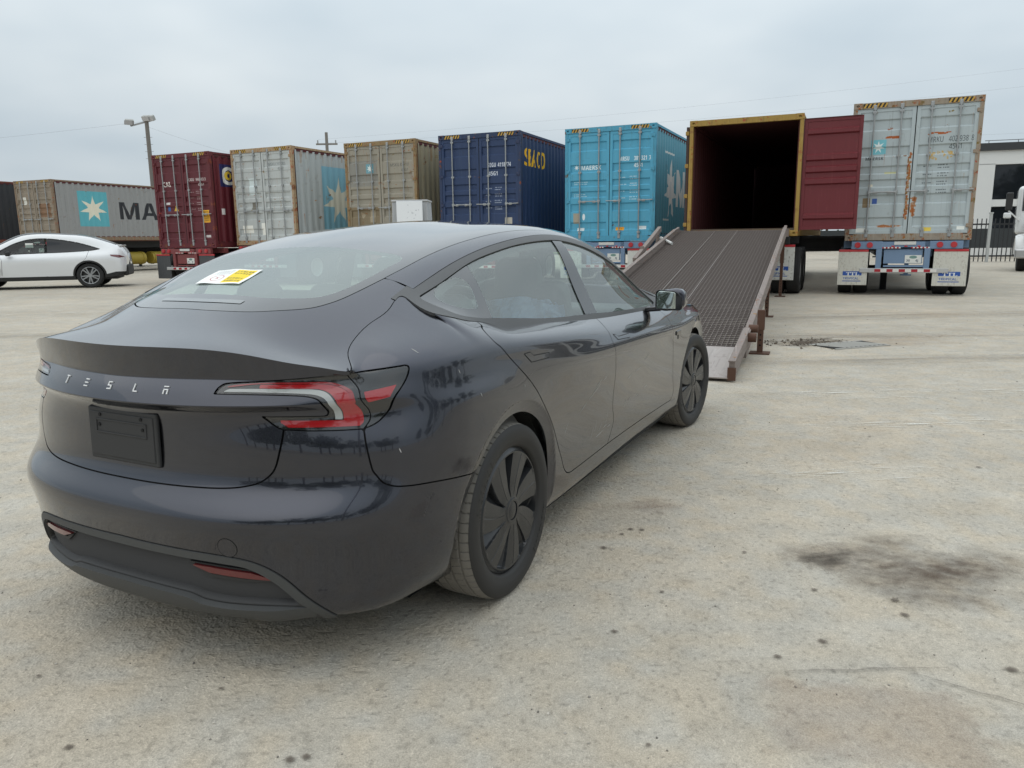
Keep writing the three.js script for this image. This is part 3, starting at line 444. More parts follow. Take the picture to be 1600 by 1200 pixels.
  const shellT = clipSheet({ P: top, u: [-.9, 3.6], v: [0, 1], n: [150, 80], ev: .004, off: -.022, flange: 0, sd: p => { const q = [p[0], p[1], Math.abs(p[2])]; return Math.max(-(Math.max(side(DLO, .02)(q), q[2] > .56 ? -1 : 1)), -flat(CLEAR, -.02)(q), -flat(WS, .03)(q), sdPoly(q[0], q[2], TP) + (p[0] < -.3 ? .06 : .03)); } });
  mesh('headliner', clipSheet({ P: top, u: [-.45, 1.7], v: [.2, .8], n: [60, 40], ev: .004, off: -.035, flange: 0, sd: p => Math.max(-flat(CLEAR, -.05)(p), Math.abs(p[2]) - .56) }), M.liner2 = std(.50, .51, .50, .9, 0, { side: THREE.DoubleSide }), car);
  M.shell = std(.05, .05, .052, .9, 0, { side: THREE.DoubleSide });
  mesh('body_shell', [shellB, shellT], M.shell, car);
}
// ---------- wheels ----------
M.tread = std(.20, .185, .162, .9); M.rubber = std(.022, .021, .020, .62); M.cover = std(.022, .023, .025, .24); M.groove = std(.03, .028, .026, .95);
const { FontLoader } = await import('three/addons/loaders/FontLoader.js');
const { TextGeometry } = await import('three/addons/geometries/TextGeometry.js');
const FONT = await new FontLoader().loadAsync('fonts/droid/droid_sans_bold.typeface.json');
const textGeo = (t, size, depth) => { const g = new TextGeometry(t, { font: FONT, size, depth, curveSegments: 3 }); g.computeBoundingBox(); const b = g.boundingBox; g.translate(-(b.min.x + b.max.x) / 2, -(b.min.y + b.max.y) / 2, 0); return g; };
function gridGeo(nu, nv, f) { const p = [], uv = [], id = []; for (let i = 0; i <= nu; i++) for (let j = 0; j <= nv; j++) { p.push(...f(i / nu, j / nv, i, j)); uv.push(i / nu, j / nv); } const w = nv + 1; for (let i = 0; i < nu; i++) for (let j = 0; j < nv; j++) { const a = i * w + j; id.push(a, a + w, a + w + 1, a, a + w + 1, a + 1); } const g = new THREE.BufferGeometry(); g.setAttribute('position', new THREE.Float32BufferAttribute(p, 3)); g.setAttribute('uv', new THREE.Float32BufferAttribute(uv, 2)); g.setIndex(id); g.computeVertexNormals(); return g; }
const TYRE = (() => {
  const sidePts = crv([[.238, .092], [.246, .104], [.258, .110], [.275, .1155], [.292, .1165], [.306, .114], [.317, .1085], [.3235, .1025]]);
  const side = gridGeo(120, sidePts.length - 1, (u, v, i, j) => { const a = u * Math.PI * 2, [r, z] = sidePts[j]; return [Math.cos(a) * r, Math.sin(a) * r, z]; });
  const sideIn = side.clone(); { const q = sideIn.attributes.position; for (let i = 0; i < q.count; i++) q.setZ(i, -q.getZ(i)); const a = sideIn.index.array; for (let i = 0; i < a.length; i += 3) { const t = a[i]; a[i] = a[i + 1]; a[i + 1] = t; } sideIn.computeVertexNormals(); }
  const zs = []; for (let k = 0; k <= 84; k++) zs.push(-.1025 + .205 * k / 84);
  const tread = gridGeo(900, 84, (u, v, i, j) => {
    const a = u * Math.PI * 2, z = zs[j], az = Math.abs(z); let r = .332 - .0085 * Math.pow(az / .1025, 5) - .0012 * (az / .1) ** 2, dep = 0;
    for (const g of [-.066, -.022, .022, .066]) if (Math.abs(z - g) < .0042) dep = .0065;
    const f = (k, sl) => { const q = (u * k + z * sl) % 1; return q < 0 ? q + 1 : q; };
    if (az > .0702) { if (f(60, z > 0 ? 1.5 : -1.5) < .085) dep = .0045; } else if (az > .0262 && az < .0618) { if (f(60, 6) < .06) dep = .004; } else if (az < .0178 && f(60, -5) < .05) dep = .003;
    r -= dep; return [Math.cos(a) * r, Math.sin(a) * r, z]; });
  { const a = tread.index.array; }
  const letters = ['M', 'I', 'C', 'H', 'E', 'L', 'I', 'N'], tg = [];
  for (const base of [2.55, 5.7]) letters.forEach((c, i) => { const g = textGeo(c, .026, .0015), t = base - i * .092; g.rotateY(-.1); g.translate(0, .283, .1152); g.rotateZ(t - Math.PI / 2); tg.push(g); });
  return { side: join([side, sideIn]), tread: toCreasedNormals(tread, .45), text: join(tg) };
})();
function flipIfIn(g) { return g; }
const COVER = (() => {
  const N = 7, R0 = .036, R1 = .2365, g = gridGeo(1120, 44, (u, v) => {
    const r = R0 + (R1 - R0) * v, a0 = u * Math.PI * 2; let z = .101 + .004 * (1 - (r / .236) ** 2) - (r > .222 ? .006 * sstep(.2225, .2245, r) : 0) - (r > .228 ? .004 * sstep(.228, .2365, r) : 0);
    if (r < .052) z += .004 * sstep(.052, .046, r) - .0;
    const k = Math.PI * 2 / N, sw = a0 + .26 * (r - .12) / .12 * .5; let q = (sw / k) % 1; if (q < 0) q += 1; // 0..1 within one blade pitch
    { const bm = Math.abs(((q + .5) % 1) - .5); if (r > .06 && r < .216) z -= .010 * Math.max(0, bm - .015) * sstep(.06, .1, r) + (bm < .018 ? .0012 : 0); } const w = .12 + .22 * sstep(.05, .215, r), mid = .5, t = (q - (mid - w / 2)) / w; // across the slot
    if (t > 0 && t < 1 && r > .054 && r < .217) { const end = sstep(.054, .075, r) * (r > .2125 ? sstep(.217, .2125, r) : 1); const d = t < .06 ? t / .06 : t > .97 ? (1 - t) / .03 * .25 : 1 - .75 * (t - .06) / .91; z -= .040 * d * end * (.35 + .65 * sstep(.06, .20, r)); }
    return [Math.cos(a0) * r, Math.sin(a0) * r, z]; });
  const cap = new THREE.SphereGeometry(.12, 28, 8, 0, Math.PI * 2, 0, .32); cap.rotateX(Math.PI / 2); cap.translate(0, 0, -.009); const ring = new THREE.CylinderGeometry(.0385, .0385, .012, 36, 1, true); ring.rotateX(Math.PI / 2); ring.translate(0, 0, .103);
  return { disc: toCreasedNormals(g, .5), cap: join([cap, ring]) };
})();
const DRUM = (() => { const g = new THREE.LatheGeometry([[.236, -.1], [.232, -.09], [.222, -.06], [.222, .05], [.10, .052], [0, .052]].map(a => new THREE.Vector2(...a)), 60); g.rotateX(Math.PI / 2); return g; })();
M.drum = std(.02, .02, .02, .8, 0, { side: THREE.DoubleSide });
for (const [x, sgn, st] of [[0, 1, 0], [2.875, 1, -.106], [0, -1, 0], [2.875, -1, Math.PI - .106]]) {
  const w = mesh('wheel', DRUM, M.drum, car); w.position.set(x, .330, .79 * sgn); w.rotation.y = sgn > 0 ? st : (x ? st : Math.PI); w.rotation.z = 0;
  const roll = [.35, 1.1, 2.0, .2][(x ? 1 : 0) + (sgn > 0 ? 0 : 2)];
  for (const [n, g, m] of [['tyre', TYRE.side, M.rubber], ['tread', TYRE.tread, M.tread], ['tyre_lettering', TYRE.text, M.rubber], ['wheel_cover', COVER.disc, M.cover], ['hub_cap', COVER.cap, M.cover]]) { const c = mesh(n, g, m, w); c.rotation.z = roll; }
  // arch liner
  const seg = gridGeo(40, 3, (u, v) => { const a = -.42 + u * (Math.PI + .84), r = .384; return [x + Math.cos(a) * r, .33 + Math.sin(a) * r, sgn * (.55 + v * (.30 - .06 * sstep(.12, -.2, Math.sin(a))))]; });
  const back = new THREE.CircleGeometry(.39, 32); back.translate(x, .33, sgn * .56);
  mesh('arch_liner', [seg, back], M.liner || (M.liner = std(.013, .013, .012, .95, 0, { side: THREE.DoubleSide })), car);
}
mesh('underbody', [box(4.2, .05, 1.1, 1.35, .215, 0), box(2.0, .05, 1.66, 1.44, .20, 0), box(.40, .06, 1.1, -.60, .26, 0), box(.4, .06, 1.05, 3.25, .25, 0)], M.liner, car);
// ---------- boot badge, number-plate bracket ----------
{
  const lid = car.children.find(c => c.name === 'boot_lid');
  const place = (s, y, lift) => { let a = 6.2, b = 9.5; for (let i = 0; i < 30; i++) { const c = (a + b) / 2; if (belt(s, c)[1] > y) b = c; else a = c; } const P = belt(s, a), e = .01, du = new THREE.Vector3(...belt(s + e, a)).sub(new THREE.Vector3(...belt(s - e, a))).normalize(), dv = new THREE.Vector3(...belt(s, a + .05)).sub(new THREE.Vector3(...belt(s, a - .05))).normalize(), n = du.clone().cross(dv).normalize(); dv.copy(n).cross(du); return new THREE.Matrix4().makeBasis(du, dv, n).setPosition(new THREE.Vector3(...P).addScaledVector(n, lift)); };
  const LET = { T: [[0, .017, .024, .005], [0, -.003, .0055, .031]], E: [[0, .0155, .024, .0048], [0, 0, .024, .0048], [0, -.0155, .024, .0048]], S: [[0, .0155, .024, .0048], [0, 0, .024, .0048], [0, -.0155, .024, .0048], [-.0096, .008, .0048, .012], [.0096, -.008, .0048, .012]], L: [[-.0096, 0, .0048, .036], [.001, -.0155, .022, .0048]], A: [[0, .0155, .024, .0048], [0, .002, .024, .0048], [-.0096, -.008, .0048, .02], [.0096, -.008, .0048, .02]] };
  const BADGE = std(.78, .78, .77, .3);
  'TESLA'.split('').forEach((c, i) => { const s = (i - 2) * .0845, g = join(LET[c].map(([x, y, w, h]) => box(w, h, .0035, x, y, 0))); g.scale(.70, .70, 1); g.applyMatrix4(place(s, .904, .001)); mesh('badge_letter', g, BADGE, lid); });
  const pm = new THREE.Matrix4().lookAt(new THREE.Vector3(-1, .03, 0), new THREE.Vector3(0, 0, 0), new THREE.Vector3(0, 1, 0)).setPosition(-.8965, .738, -.003);
  const pl = g => { g.applyMatrix4(pm); return g; };
  const br = mesh('plate_bracket', pl(join([rbox(.318, .168, .014, .006, 0, 0, 0, 3), rbox(.292, .142, .006, .003, 0, 0, .007)])), M.plastic, car);
  mesh('bracket_rib', pl(join([rbox(.225, .006, .006, .002, 0, .047, .010), rbox(.235, .006, .006, .002, 0, .006, .010), rbox(.006, .046, .006, .002, -.115, .027, .010), rbox(.006, .046, .006, .002, .115, .027, .010)])), M.plastic, br);
  for (const [x, y] of [[-.095, .062], [.095, .062], [-.1, .03], [.1, .03]]) mesh('screw', pl(cyl(.0055, .006, x, y, .010, 'z', 10)), M.dark, br);
}
// ---------- mirrors, wing camera, interior ----------
for (const sg of [1, -1]) {
  const k = g => sg > 0 ? g : mirror(g);
  const shell = new THREE.SphereGeometry(1, 40, 24); { const p = shell.attributes.position; for (let i = 0; i < p.count; i++) { let X = p.getX(i), Y = p.getY(i), Z = p.getZ(i); const e = .62, sp = (q) => Math.sign(q) * Math.pow(Math.abs(q), e); const rx = X < 0 ? -Math.pow(-X, .35) * .35 : X; const sh = X < 0 ? 1 : Math.sqrt(Math.max(0, 1 - X * X * .0)); p.setXYZ(i, rx * .125, sp(Y) * .063 * (1 + .10 * Z) - .012 * sp(Z) * (Y < 0 ? -.4 : 0), sp(Z) * .086); } shell.computeVertexNormals(); shell.rotateX(-.10); shell.translate(1.985, .966, .952); }
  const housing = mesh('door_mirror', k(shell), M.paint, car);
  const gs = new THREE.Shape(), w = .068, h = .048; gs.moveTo(-w, -h); gs.lineTo(w * .72, -h); gs.quadraticCurveTo(w, -h, w, -h * .6); gs.lineTo(w * .86, h * .35); gs.quadraticCurveTo(w * .7, h, w * .1, h); gs.lineTo(-w * .72, h * 1.08); gs.quadraticCurveTo(-w, h, -w, h * .6); gs.closePath();
  const mk = (sc, d) => { const g = new THREE.ExtrudeGeometry(gs, { depth: d, bevelEnabled: true, bevelSize: .002, bevelThickness: .002, bevelSegments: 2, curveSegments: 10 }); g.scale(sc, sc, 1); g.rotateY(-Math.PI / 2); return g; };
  const rim = mk(1.14, .012); rim.translate(1.946, .965, .950); mesh('mirror_bezel', k(rim), M.black, housing);
  const gl = mk(.98, .002); gl.rotateY(.10); gl.translate(1.932, .966, .950); mesh('mirror_glass', k(gl), M.mirror || (M.mirror = std(.62, .70, .68, .02, 1)), housing);
  mesh('mirror_arm', k(join([beam([1.99, .905, .80], [1.99, .915, .90], .07, .03, .01)])), M.black, housing);
  const vent = belt(sOf(2.33), 6.05); mesh('wing_camera', k(join([rbox(.11, .028, .012, .005, vent[0], vent[1], vent[2] + .002), rbox(.05, .045, .01, .004, vent[0] + .02, vent[1] - .02, vent[2])])), M.black, car);
}
M.seat = std(.035, .035, .037, .6); M.cabin = std(.24, .245, .24, .85); M.headliner = std(.42, .43, .42, .9);
function seatGeo(x, z, w, hr) {
  const back = new RoundedBoxGeometry(.16, .64, w, 4, .06); back.rotateZ(.30); back.translate(x - .10, .80, z); const base = rbox(.52, .16, w, .06, x + .20, .50, z, 3);
  const head = new RoundedBoxGeometry(.13, hr, .27, 5, .06); { const p = head.attributes.position; for (let i = 0; i < p.count; i++) { const y = p.getY(i); p.setZ(i, p.getZ(i) * (1 - .22 * Math.max(0, y / hr + .1))); } head.computeVertexNormals(); } head.rotateZ(.2); head.translate(x - .205, 1.115, z); return [back, base, head];
}
for (const z of [.385, -.385]) { const [b, s, h] = seatGeo(1.32, z, .52, .24); const st = mesh('front_seat', join([b, s]), M.seat, car); mesh('headrest', h, M.seat, st); }
{ const [b, s] = seatGeo(.36, 0, 1.25, .2); b.rotateZ(0); const st = mesh('rear_bench', join([b, s]), M.seat, car); for (const z of [-.42, 0, .42]) { const h = rbox(.1, .15, .24, .05, .13, 1.075, z, 4); mesh('headrest', h, M.seat, st); } }
mesh('parcel_shelf', [rbox(.55, .03, 1.15, .01, -.22, 1.0, 0)], M.cabin, car);
mesh('dashboard', [rbox(.42, .13, 1.45, .05, 2.15, .84, 0, 4), rbox(.5, .3, 1.4, .05, 2.3, .68, 0)], M.seat, car);
{ const tor = new THREE.TorusGeometry(.175, .016, 10, 40); tor.rotateY(Math.PI / 2); tor.rotateZ(.35); tor.translate(1.86, .86, -.385); mesh('steering_wheel', [tor, beam([1.86, .86, -.385], [2.0, .82, -.385], .1, .08, .02)], M.seat, car); mesh('touch_screen', rbox(.02, .23, .38, .008, 1.93, .93, 0), M.black, car); }
mesh('cabin_floor', box(2.7, .04, 1.5, 1.2, .33, 0), M.seat, car);
mesh("door_card", [box(2.2, .5, .05, 1.15, .66, .76), box(2.2, .5, .05, 1.15, .66, -.76)], M.cabin, car);


// high brake light behind the lower edge of the rear window, heating wires
{ const rg = car.children.find(c => c.name === 'roof_glass');
  mesh('brake_light', clipSheet({ P: top, u: [-.60, -.54], v: [.3, .7], n: [14, 80], ev: .004, sd: p => Math.max(Math.abs(p[2]) - .19, Math.abs(p[0] + .568 - .3 * p[2] * p[2]) - .012), off: .0006, flange: 0 }), phys(.16, .17, .17, .12, 0, { clearcoat: 1 }), rg); }
// white and yellow paper on the rear window
{ const t = thing('window_paper', 'white paper with a yellow printed block on the saloon rear window', 'paper', null, car.position.toArray(), car.rotation.y);
  const A = [-.425, -.179], B = [-.262, -.231], C = [-.28, .014], D = [-.429, .044];
  const g = gridGeo(10, 14, (u, v) => { const x = (A[0] * (1 - u) + B[0] * u) * (1 - v) + (D[0] * (1 - u) + C[0] * u) * v, z = (A[1] * (1 - u) + B[1] * u) * (1 - v) + (D[1] * (1 - u) + C[1] * u) * v; return [x, topY(x, z) + .0025 + .0015 * Math.sin(v * 9 + u * 4), z]; });
  { const uv = g.attributes.uv; for (let i = 0; i < uv.count; i++) { const u = uv.getX(i), v = uv.getY(i); uv.setXY(i, v, u); } }
  const tex = canvas(512, 384, (x) => { x.fillStyle = '#eeeeea'; x.fillRect(0, 0, 512, 384); x.fillStyle = '#f0d21e'; x.fillRect(262, 22, 214, 330); x.fillStyle = '#b02a35'; x.lineWidth = 7; x.strokeStyle = '#b02a35'; x.beginPath(); x.ellipse(150, 236, 62, 74, 0, 0, 7); x.stroke(); x.font = 'bold 60px sans-serif'; x.fillText('X', 130, 256); const r = (() => { let q = 9; return () => (q = (q * 16807) % 2147483647) / 2147483647; })(); x.fillStyle = '#7a6a24'; for (const y of [52, 104, 232, 290]) for (let i = 0; i < 6; i++) x.fillRect(282 + i * 31, y, 12 + r() * 14, 34); x.fillStyle = '#8b8e92'; for (let i = 0; i < 5; i++) for (let k = 0; k < 9; k++) x.fillRect(46 + k * 22, 38 + i * 22, 8 + r() * 11, 9); });
  mesh('sheet', g, new THREE.MeshStandardMaterial({ map: tex, roughness: .6, side: THREE.DoubleSide }), t); }
// crumpled blue plastic over the front seat back
{ const t = thing('blue_plastic', 'crumpled pale blue plastic sheet inside the saloon, low behind the rear side window', 'plastic sheet', null, car.position.toArray(), car.rotation.y);
  const g = gridGeo(44, 30, (u, v) => { const z = .18 + u * .50, y = .62 + v * .42, n = fbm(u * 5, v * 5, 3, 4); return [.98 + .10 * (v - .5) * 1 + .10 * n + .05 * Math.sin(u * 7 + v * 3) - .06 * (1 - v), y + .04 * fbm(u * 6, v * 2, 9, 3) - .06 * Math.abs(u - .5), z]; });
  mesh('sheet', toCreasedNormals(g, .35), phys(.34, .48, .80, .25, 0, { transmission: .35, thickness: 0, side: THREE.DoubleSide }), t); }

// scuffs and chips in the paint of the right side
{ const SC = std(.46, .45, .43, .7); let n = 0;
  const ribbon = (s0, y0, s1, y1, w, door) => { const solve = (s, y) => { let a = 1, b = 9.5; for (let i = 0; i < 24; i++) { const c = (a + b) / 2; if (belt(s, c)[1] > y) b = c; else a = c; } return belt(s, a); }; const g = gridGeo(8, 1, (u, v) => { const s = lerp(s0, s1, u), y = lerp(y0, y1, u) + (v - .5) * w * Math.sin(Math.PI * u + .12), p = solve(s, y); return [p[0], p[1], p[2] + .0006]; }); mesh('scuff', g, SC, car.children.filter(c => c.name === door)[0]); };
  for (const [s, y, l, a, d] of [[2.13, .395, .07, 1.1, 'rear_door'], [2.17, .40, .09, 1.25, 'rear_door'], [2.20, .385, .11, .12, 'rear_door'], [2.24, .405, .06, .9, 'rear_door'], [2.30, .41, .05, .2, 'rear_door'], [2.33, .43, .08, 1.2, 'rear_door'], [2.36, .40, .05, .1, 'rear_door'], [2.60, .44, .08, .9, 'front_door'], [2.68, .45, .06, .8, 'front_door'], [2.80, .47, .05, .15, 'front_door'], [2.95, .49, .07, .2, 'front_door'], [2.05, .60, .16, .35, 'rear_door'], [2.12, .63, .12, .5, 'rear_door'], [1.95, .56, .10, .4, 'rear_door'], [2.22, .66, .07, .3, 'rear_door'], [2.62, .60, .09, .25, 'front_door'], [2.75, .62, .12, .1, 'front_door'], [2.9, .66, .08, .3, 'front_door'], [1.78, .50, .06, 1.0, 'rear_door']]) ribbon(s, y, s + l * Math.cos(a), y + l * Math.sin(a), .0032, d);
  for (const [s, y] of [[.80, 1.0], [.93, .92], [.66, .72], [1.02, .83], [1.35, .80]]) ribbon(s, y, s + .006, y - .014, .007, 'quarter_panel'); }
// ---------- shipping containers on trailers ----------
const CW = 2.438, CL = 12.192, HC = 2.896;
function rustOn(x, w, h, amt, r) { // streaks and blotches of rust
  for (let i = 0; i < 90 * amt; i++) { const a = rr(.15, .7), cx = r() * w, cy = Math.pow(r(), 1.2) * h, l = h * r() * .16; const g = x.createLinearGradient(0, cy, 0, cy + l); g.addColorStop(0, `rgba(${120 + r() * 50 | 0},${62 + r() * 30 | 0},${22 + r() * 20 | 0},${a * .8})`); g.addColorStop(1, 'rgba(120,70,35,0)'); x.fillStyle = g; x.fillRect(cx, cy, 1 + r() * 4, l); }
  for (let i = 0; i < 60 * amt; i++) { const cx = r() * w, cy = r() * h, s = 2 + r() * r() * 16; x.fillStyle = `rgba(${105 + r() * 60 | 0},${55 + r() * 35 | 0},${20 + r() * 22 | 0},${.2 + r() * .5})`; for (let k = 0; k < 9; k++) { x.beginPath(); x.ellipse(cx + (r() - .5) * s * 2, cy + (r() - .5) * s, s * r() * .6 + .6, s * r() * .4 + .6, 0, 0, 7); x.fill(); } }
}
function grime(x, w, h, r, n = 240, a = .10) { for (let i = 0; i < n; i++) { const cx = r() * w, cy = r() * h, l = 10 + r() * h * .3, d = r() > .5; x.fillStyle = d ? `rgba(40,36,30,${a * r()})` : `rgba(255,250,240,${a * .6 * r()})`; x.fillRect(cx, cy, 1 + r() * 5, l); } for (let i = 0; i < n; i++) { x.fillStyle = `rgba(${60 + r() * 40 | 0},50,40,${a * r()})`; x.beginPath(); x.ellipse(r() * w, r() * h, 1 + r() * 12, 1 + r() * 7, r() * 3, 0, 7); x.fill(); } }
function star7(x, cx, cy, R, col) { x.fillStyle = col; x.beginPath(); for (let i = 0; i < 14; i++) { const a = -Math.PI / 2 + i * Math.PI / 7, r = i % 2 ? R * .40 : R; x[i ? 'lineTo' : 'moveTo'](cx + Math.cos(a) * r, cy + Math.sin(a) * r); } x.closePath(); x.fill(); }
function txt(x, s, px, py, size, col, font = 'sans-serif', weight = 'bold', sx = 1) { x.save(); x.translate(px, py); x.scale(sx, 1); x.font = `${weight} ${size}px ${font}`; x.fillStyle = col; x.textBaseline = 'top'; x.fillText(s, 0, 0); x.restore(); }
function txtW(x, s, px, py, w, h, col, font = 'sans-serif', weight = 'bold') { x.save(); x.font = `${weight} ${h * 1.37}px ${font}`; x.textBaseline = 'alphabetic'; const m = x.measureText(s).width; x.translate(px, py + h); x.scale(w / m, 1); x.fillStyle = col; x.fillText(s, 0, 0); x.restore(); }
function lines(x, px, py, w, n, col, r, h = 7, st = 15) { for (let i = 0; i < n; i++) { let k = px; while (k < px + w) { const l = 5 + r() * 9; x.fillStyle = col; for (let q = 0; q < l - 2; q += 3.2) x.fillRect(k + q, py + i * st, 2.1, h); k += l + (r() < .3 ? 8 : 2); } } }
function rng(s) { let q = s; return () => { q = (q * 1103515245 + 12345) & 0x7fffffff; return q / 0x7fffffff; }; }
const DW = 700, DH = 800; // door canvas: 2.30 x 2.63 m
function doorCanvas(o) { const r = rng(o.seed); return canvas(DW, DH, (x) => { x.fillStyle = rgb(o.col); x.fillRect(0, 0, DW, DH); grime(x, DW, DH, r, 200, o.grime ?? .10); if (o.rust) rustOn(x, DW, DH, o.rust, r); o.door?.(x, r); if (o.rust) rustOn(x, DW, DH, o.rust * .15, r); }); }
function sideCanvas(o) { const r = rng(o.seed + 7); return canvas(2048, 480, (x) => { x.fillStyle = rgb(o.sideCol || o.col); x.fillRect(0, 0, 2048, 480); grime(x, 2048, 480, r, 500, o.grime ?? .10); o.side?.(x, r); if (o.rust) rustOn(x, 2048, 480, o.rust * 1.2, r); if (o.rust > .5) for (let i = 0; i < 160; i++) { const g = x.createLinearGradient(0, 0, 0, 60); x.fillStyle = `rgba(130,75,35,${.3 * r()})`; x.fillRect(r() * 2048, 0, 3 + r() * 8, 10 + r() * 70); } }); }
// corrugated wall: along +t, offset outwards; returns geometry in (t, y, depth)
function corrugated(L, H, pitch = .278, dep = .036) {
  const prof = [[0, 0], [.25, 0], [.5, 1], [.75, 1]], pts = []; const n = Math.round(L / pitch), p = L / n; for (let i = 0; i < n; i++) for (const [a, d] of prof) pts.push([(i + a) * p, d ? -dep : 0]); pts.push([L, 0]);
  const P = [], U = [], I = []; for (const [t, d] of pts) { P.push(t, 0, d, t, H, d); U.push(t / L, 0, t / L, 1); } for (let i = 0; i < pts.length - 1; i++) { const a = i * 2; I.push(a, a + 2, a + 1, a + 1, a + 2, a + 3); }
  const g = new THREE.BufferGeometry(); g.setAttribute('position', new THREE.Float32BufferAttribute(P, 3)); g.setAttribute('uv', new THREE.Float32BufferAttribute(U, 2)); g.setIndex(I); const q = g.toNonIndexed(); q.computeVertexNormals(); return q;
}
// pressed door leaf: troughs across its width, profile in y
function doorLeaf(W, H, u0, u1, troughs, dep = .03) {
  const fr = .07, ys = [0, fr]; const lev = [[0, 0], [fr, 0], [fr + .004, -.012]]; for (const [a, b] of troughs) lev.push([a, -.012], [a + .03, -.012 - dep], [b - .03, -.012 - dep], [b, -.012]); lev.push([H - fr - .004, -.012], [H - fr, 0], [H, 0]);
  const xs = [[0, 0], [fr, 0], [fr + .004, 1], [W - fr - .004, 1], [W - fr, 0], [W, 0]]; const P = [], U = [], I = [];
  for (const [y, d] of lev) for (const [x, k] of xs) { P.push(x, y, k ? d : 0); U.push(u0 + (u1 - u0) * x / W, y / H); }
  const nx = xs.length; for (let j = 0; j < lev.length - 1; j++) for (let i = 0; i < nx - 1; i++) { const a = j * nx + i; I.push(a, a + 1, a + nx, a + nx, a + 1, a + nx + 1); }
  const g = new THREE.BufferGeometry(); g.setAttribute('position', new THREE.Float32BufferAttribute(P, 3)); g.setAttribute('uv', new THREE.Float32BufferAttribute(U, 2)); g.setIndex(I); const q = g.toNonIndexed(); q.computeVertexNormals(); return q;
}
const HAZ = canvas(256, 48, (x) => { x.fillStyle = '#26241f'; x.fillRect(0, 0, 256, 48); x.fillStyle = '#c9a046'; for (let i = -1; i < 7; i++) { x.beginPath(); x.moveTo(i * 44, 48); x.lineTo(i * 44 + 22, 48); x.lineTo(i * 44 + 46, 0); x.lineTo(i * 44 + 24, 0); x.fill(); } const r = rng(3); for (let i = 0; i < 160; i++) { x.fillStyle = `rgba(70,50,30,${r() * .5})`; x.fillRect(r() * 256, r() * 48, r() * 14, r() * 5); } });
const hazMat = new THREE.MeshStandardMaterial({ map: HAZ, roughness: .7 }), galv = std(.36, .37, .37, .45, .55);
const TROUGH = H => [[.14, .36], [.62, .84], [.98, 1.16], [1.26, 1.44], [1.62, 1.84], [2.16, 2.40]].map(([a, b]) => [a * (H - .27) / 2.626, b * (H - .27) / 2.626]);
function frameTex(o) { const r = rng(o.seed + 3); return canvas(256, 256, (x) => { x.fillStyle = rgb(o.frame || o.col); x.fillRect(0, 0, 256, 256); grime(x, 256, 256, r, 120, .12); if (o.frameRust) rustOn(x, 256, 256, o.frameRust, r); }, { repeat: true }); }
const casting = (() => { const s = new THREE.Shape(); s.moveTo(-.08, -.059); s.lineTo(.08, -.059); s.lineTo(.08, .059); s.lineTo(-.08, .059); s.closePath(); const h = new THREE.Path(); h.absellipse(0, 0, .034, .026, 0, Math.PI * 2, true); s.holes.push(h); const g = new THREE.ExtrudeGeometry(s, { depth: .03, bevelEnabled: true, bevelSize: .004, bevelThickness: .004, bevelSegments: 1 }); g.translate(0, 0, -.032); return join([g, box(.16, .118, .14, 0, 0, -.10)]); })();
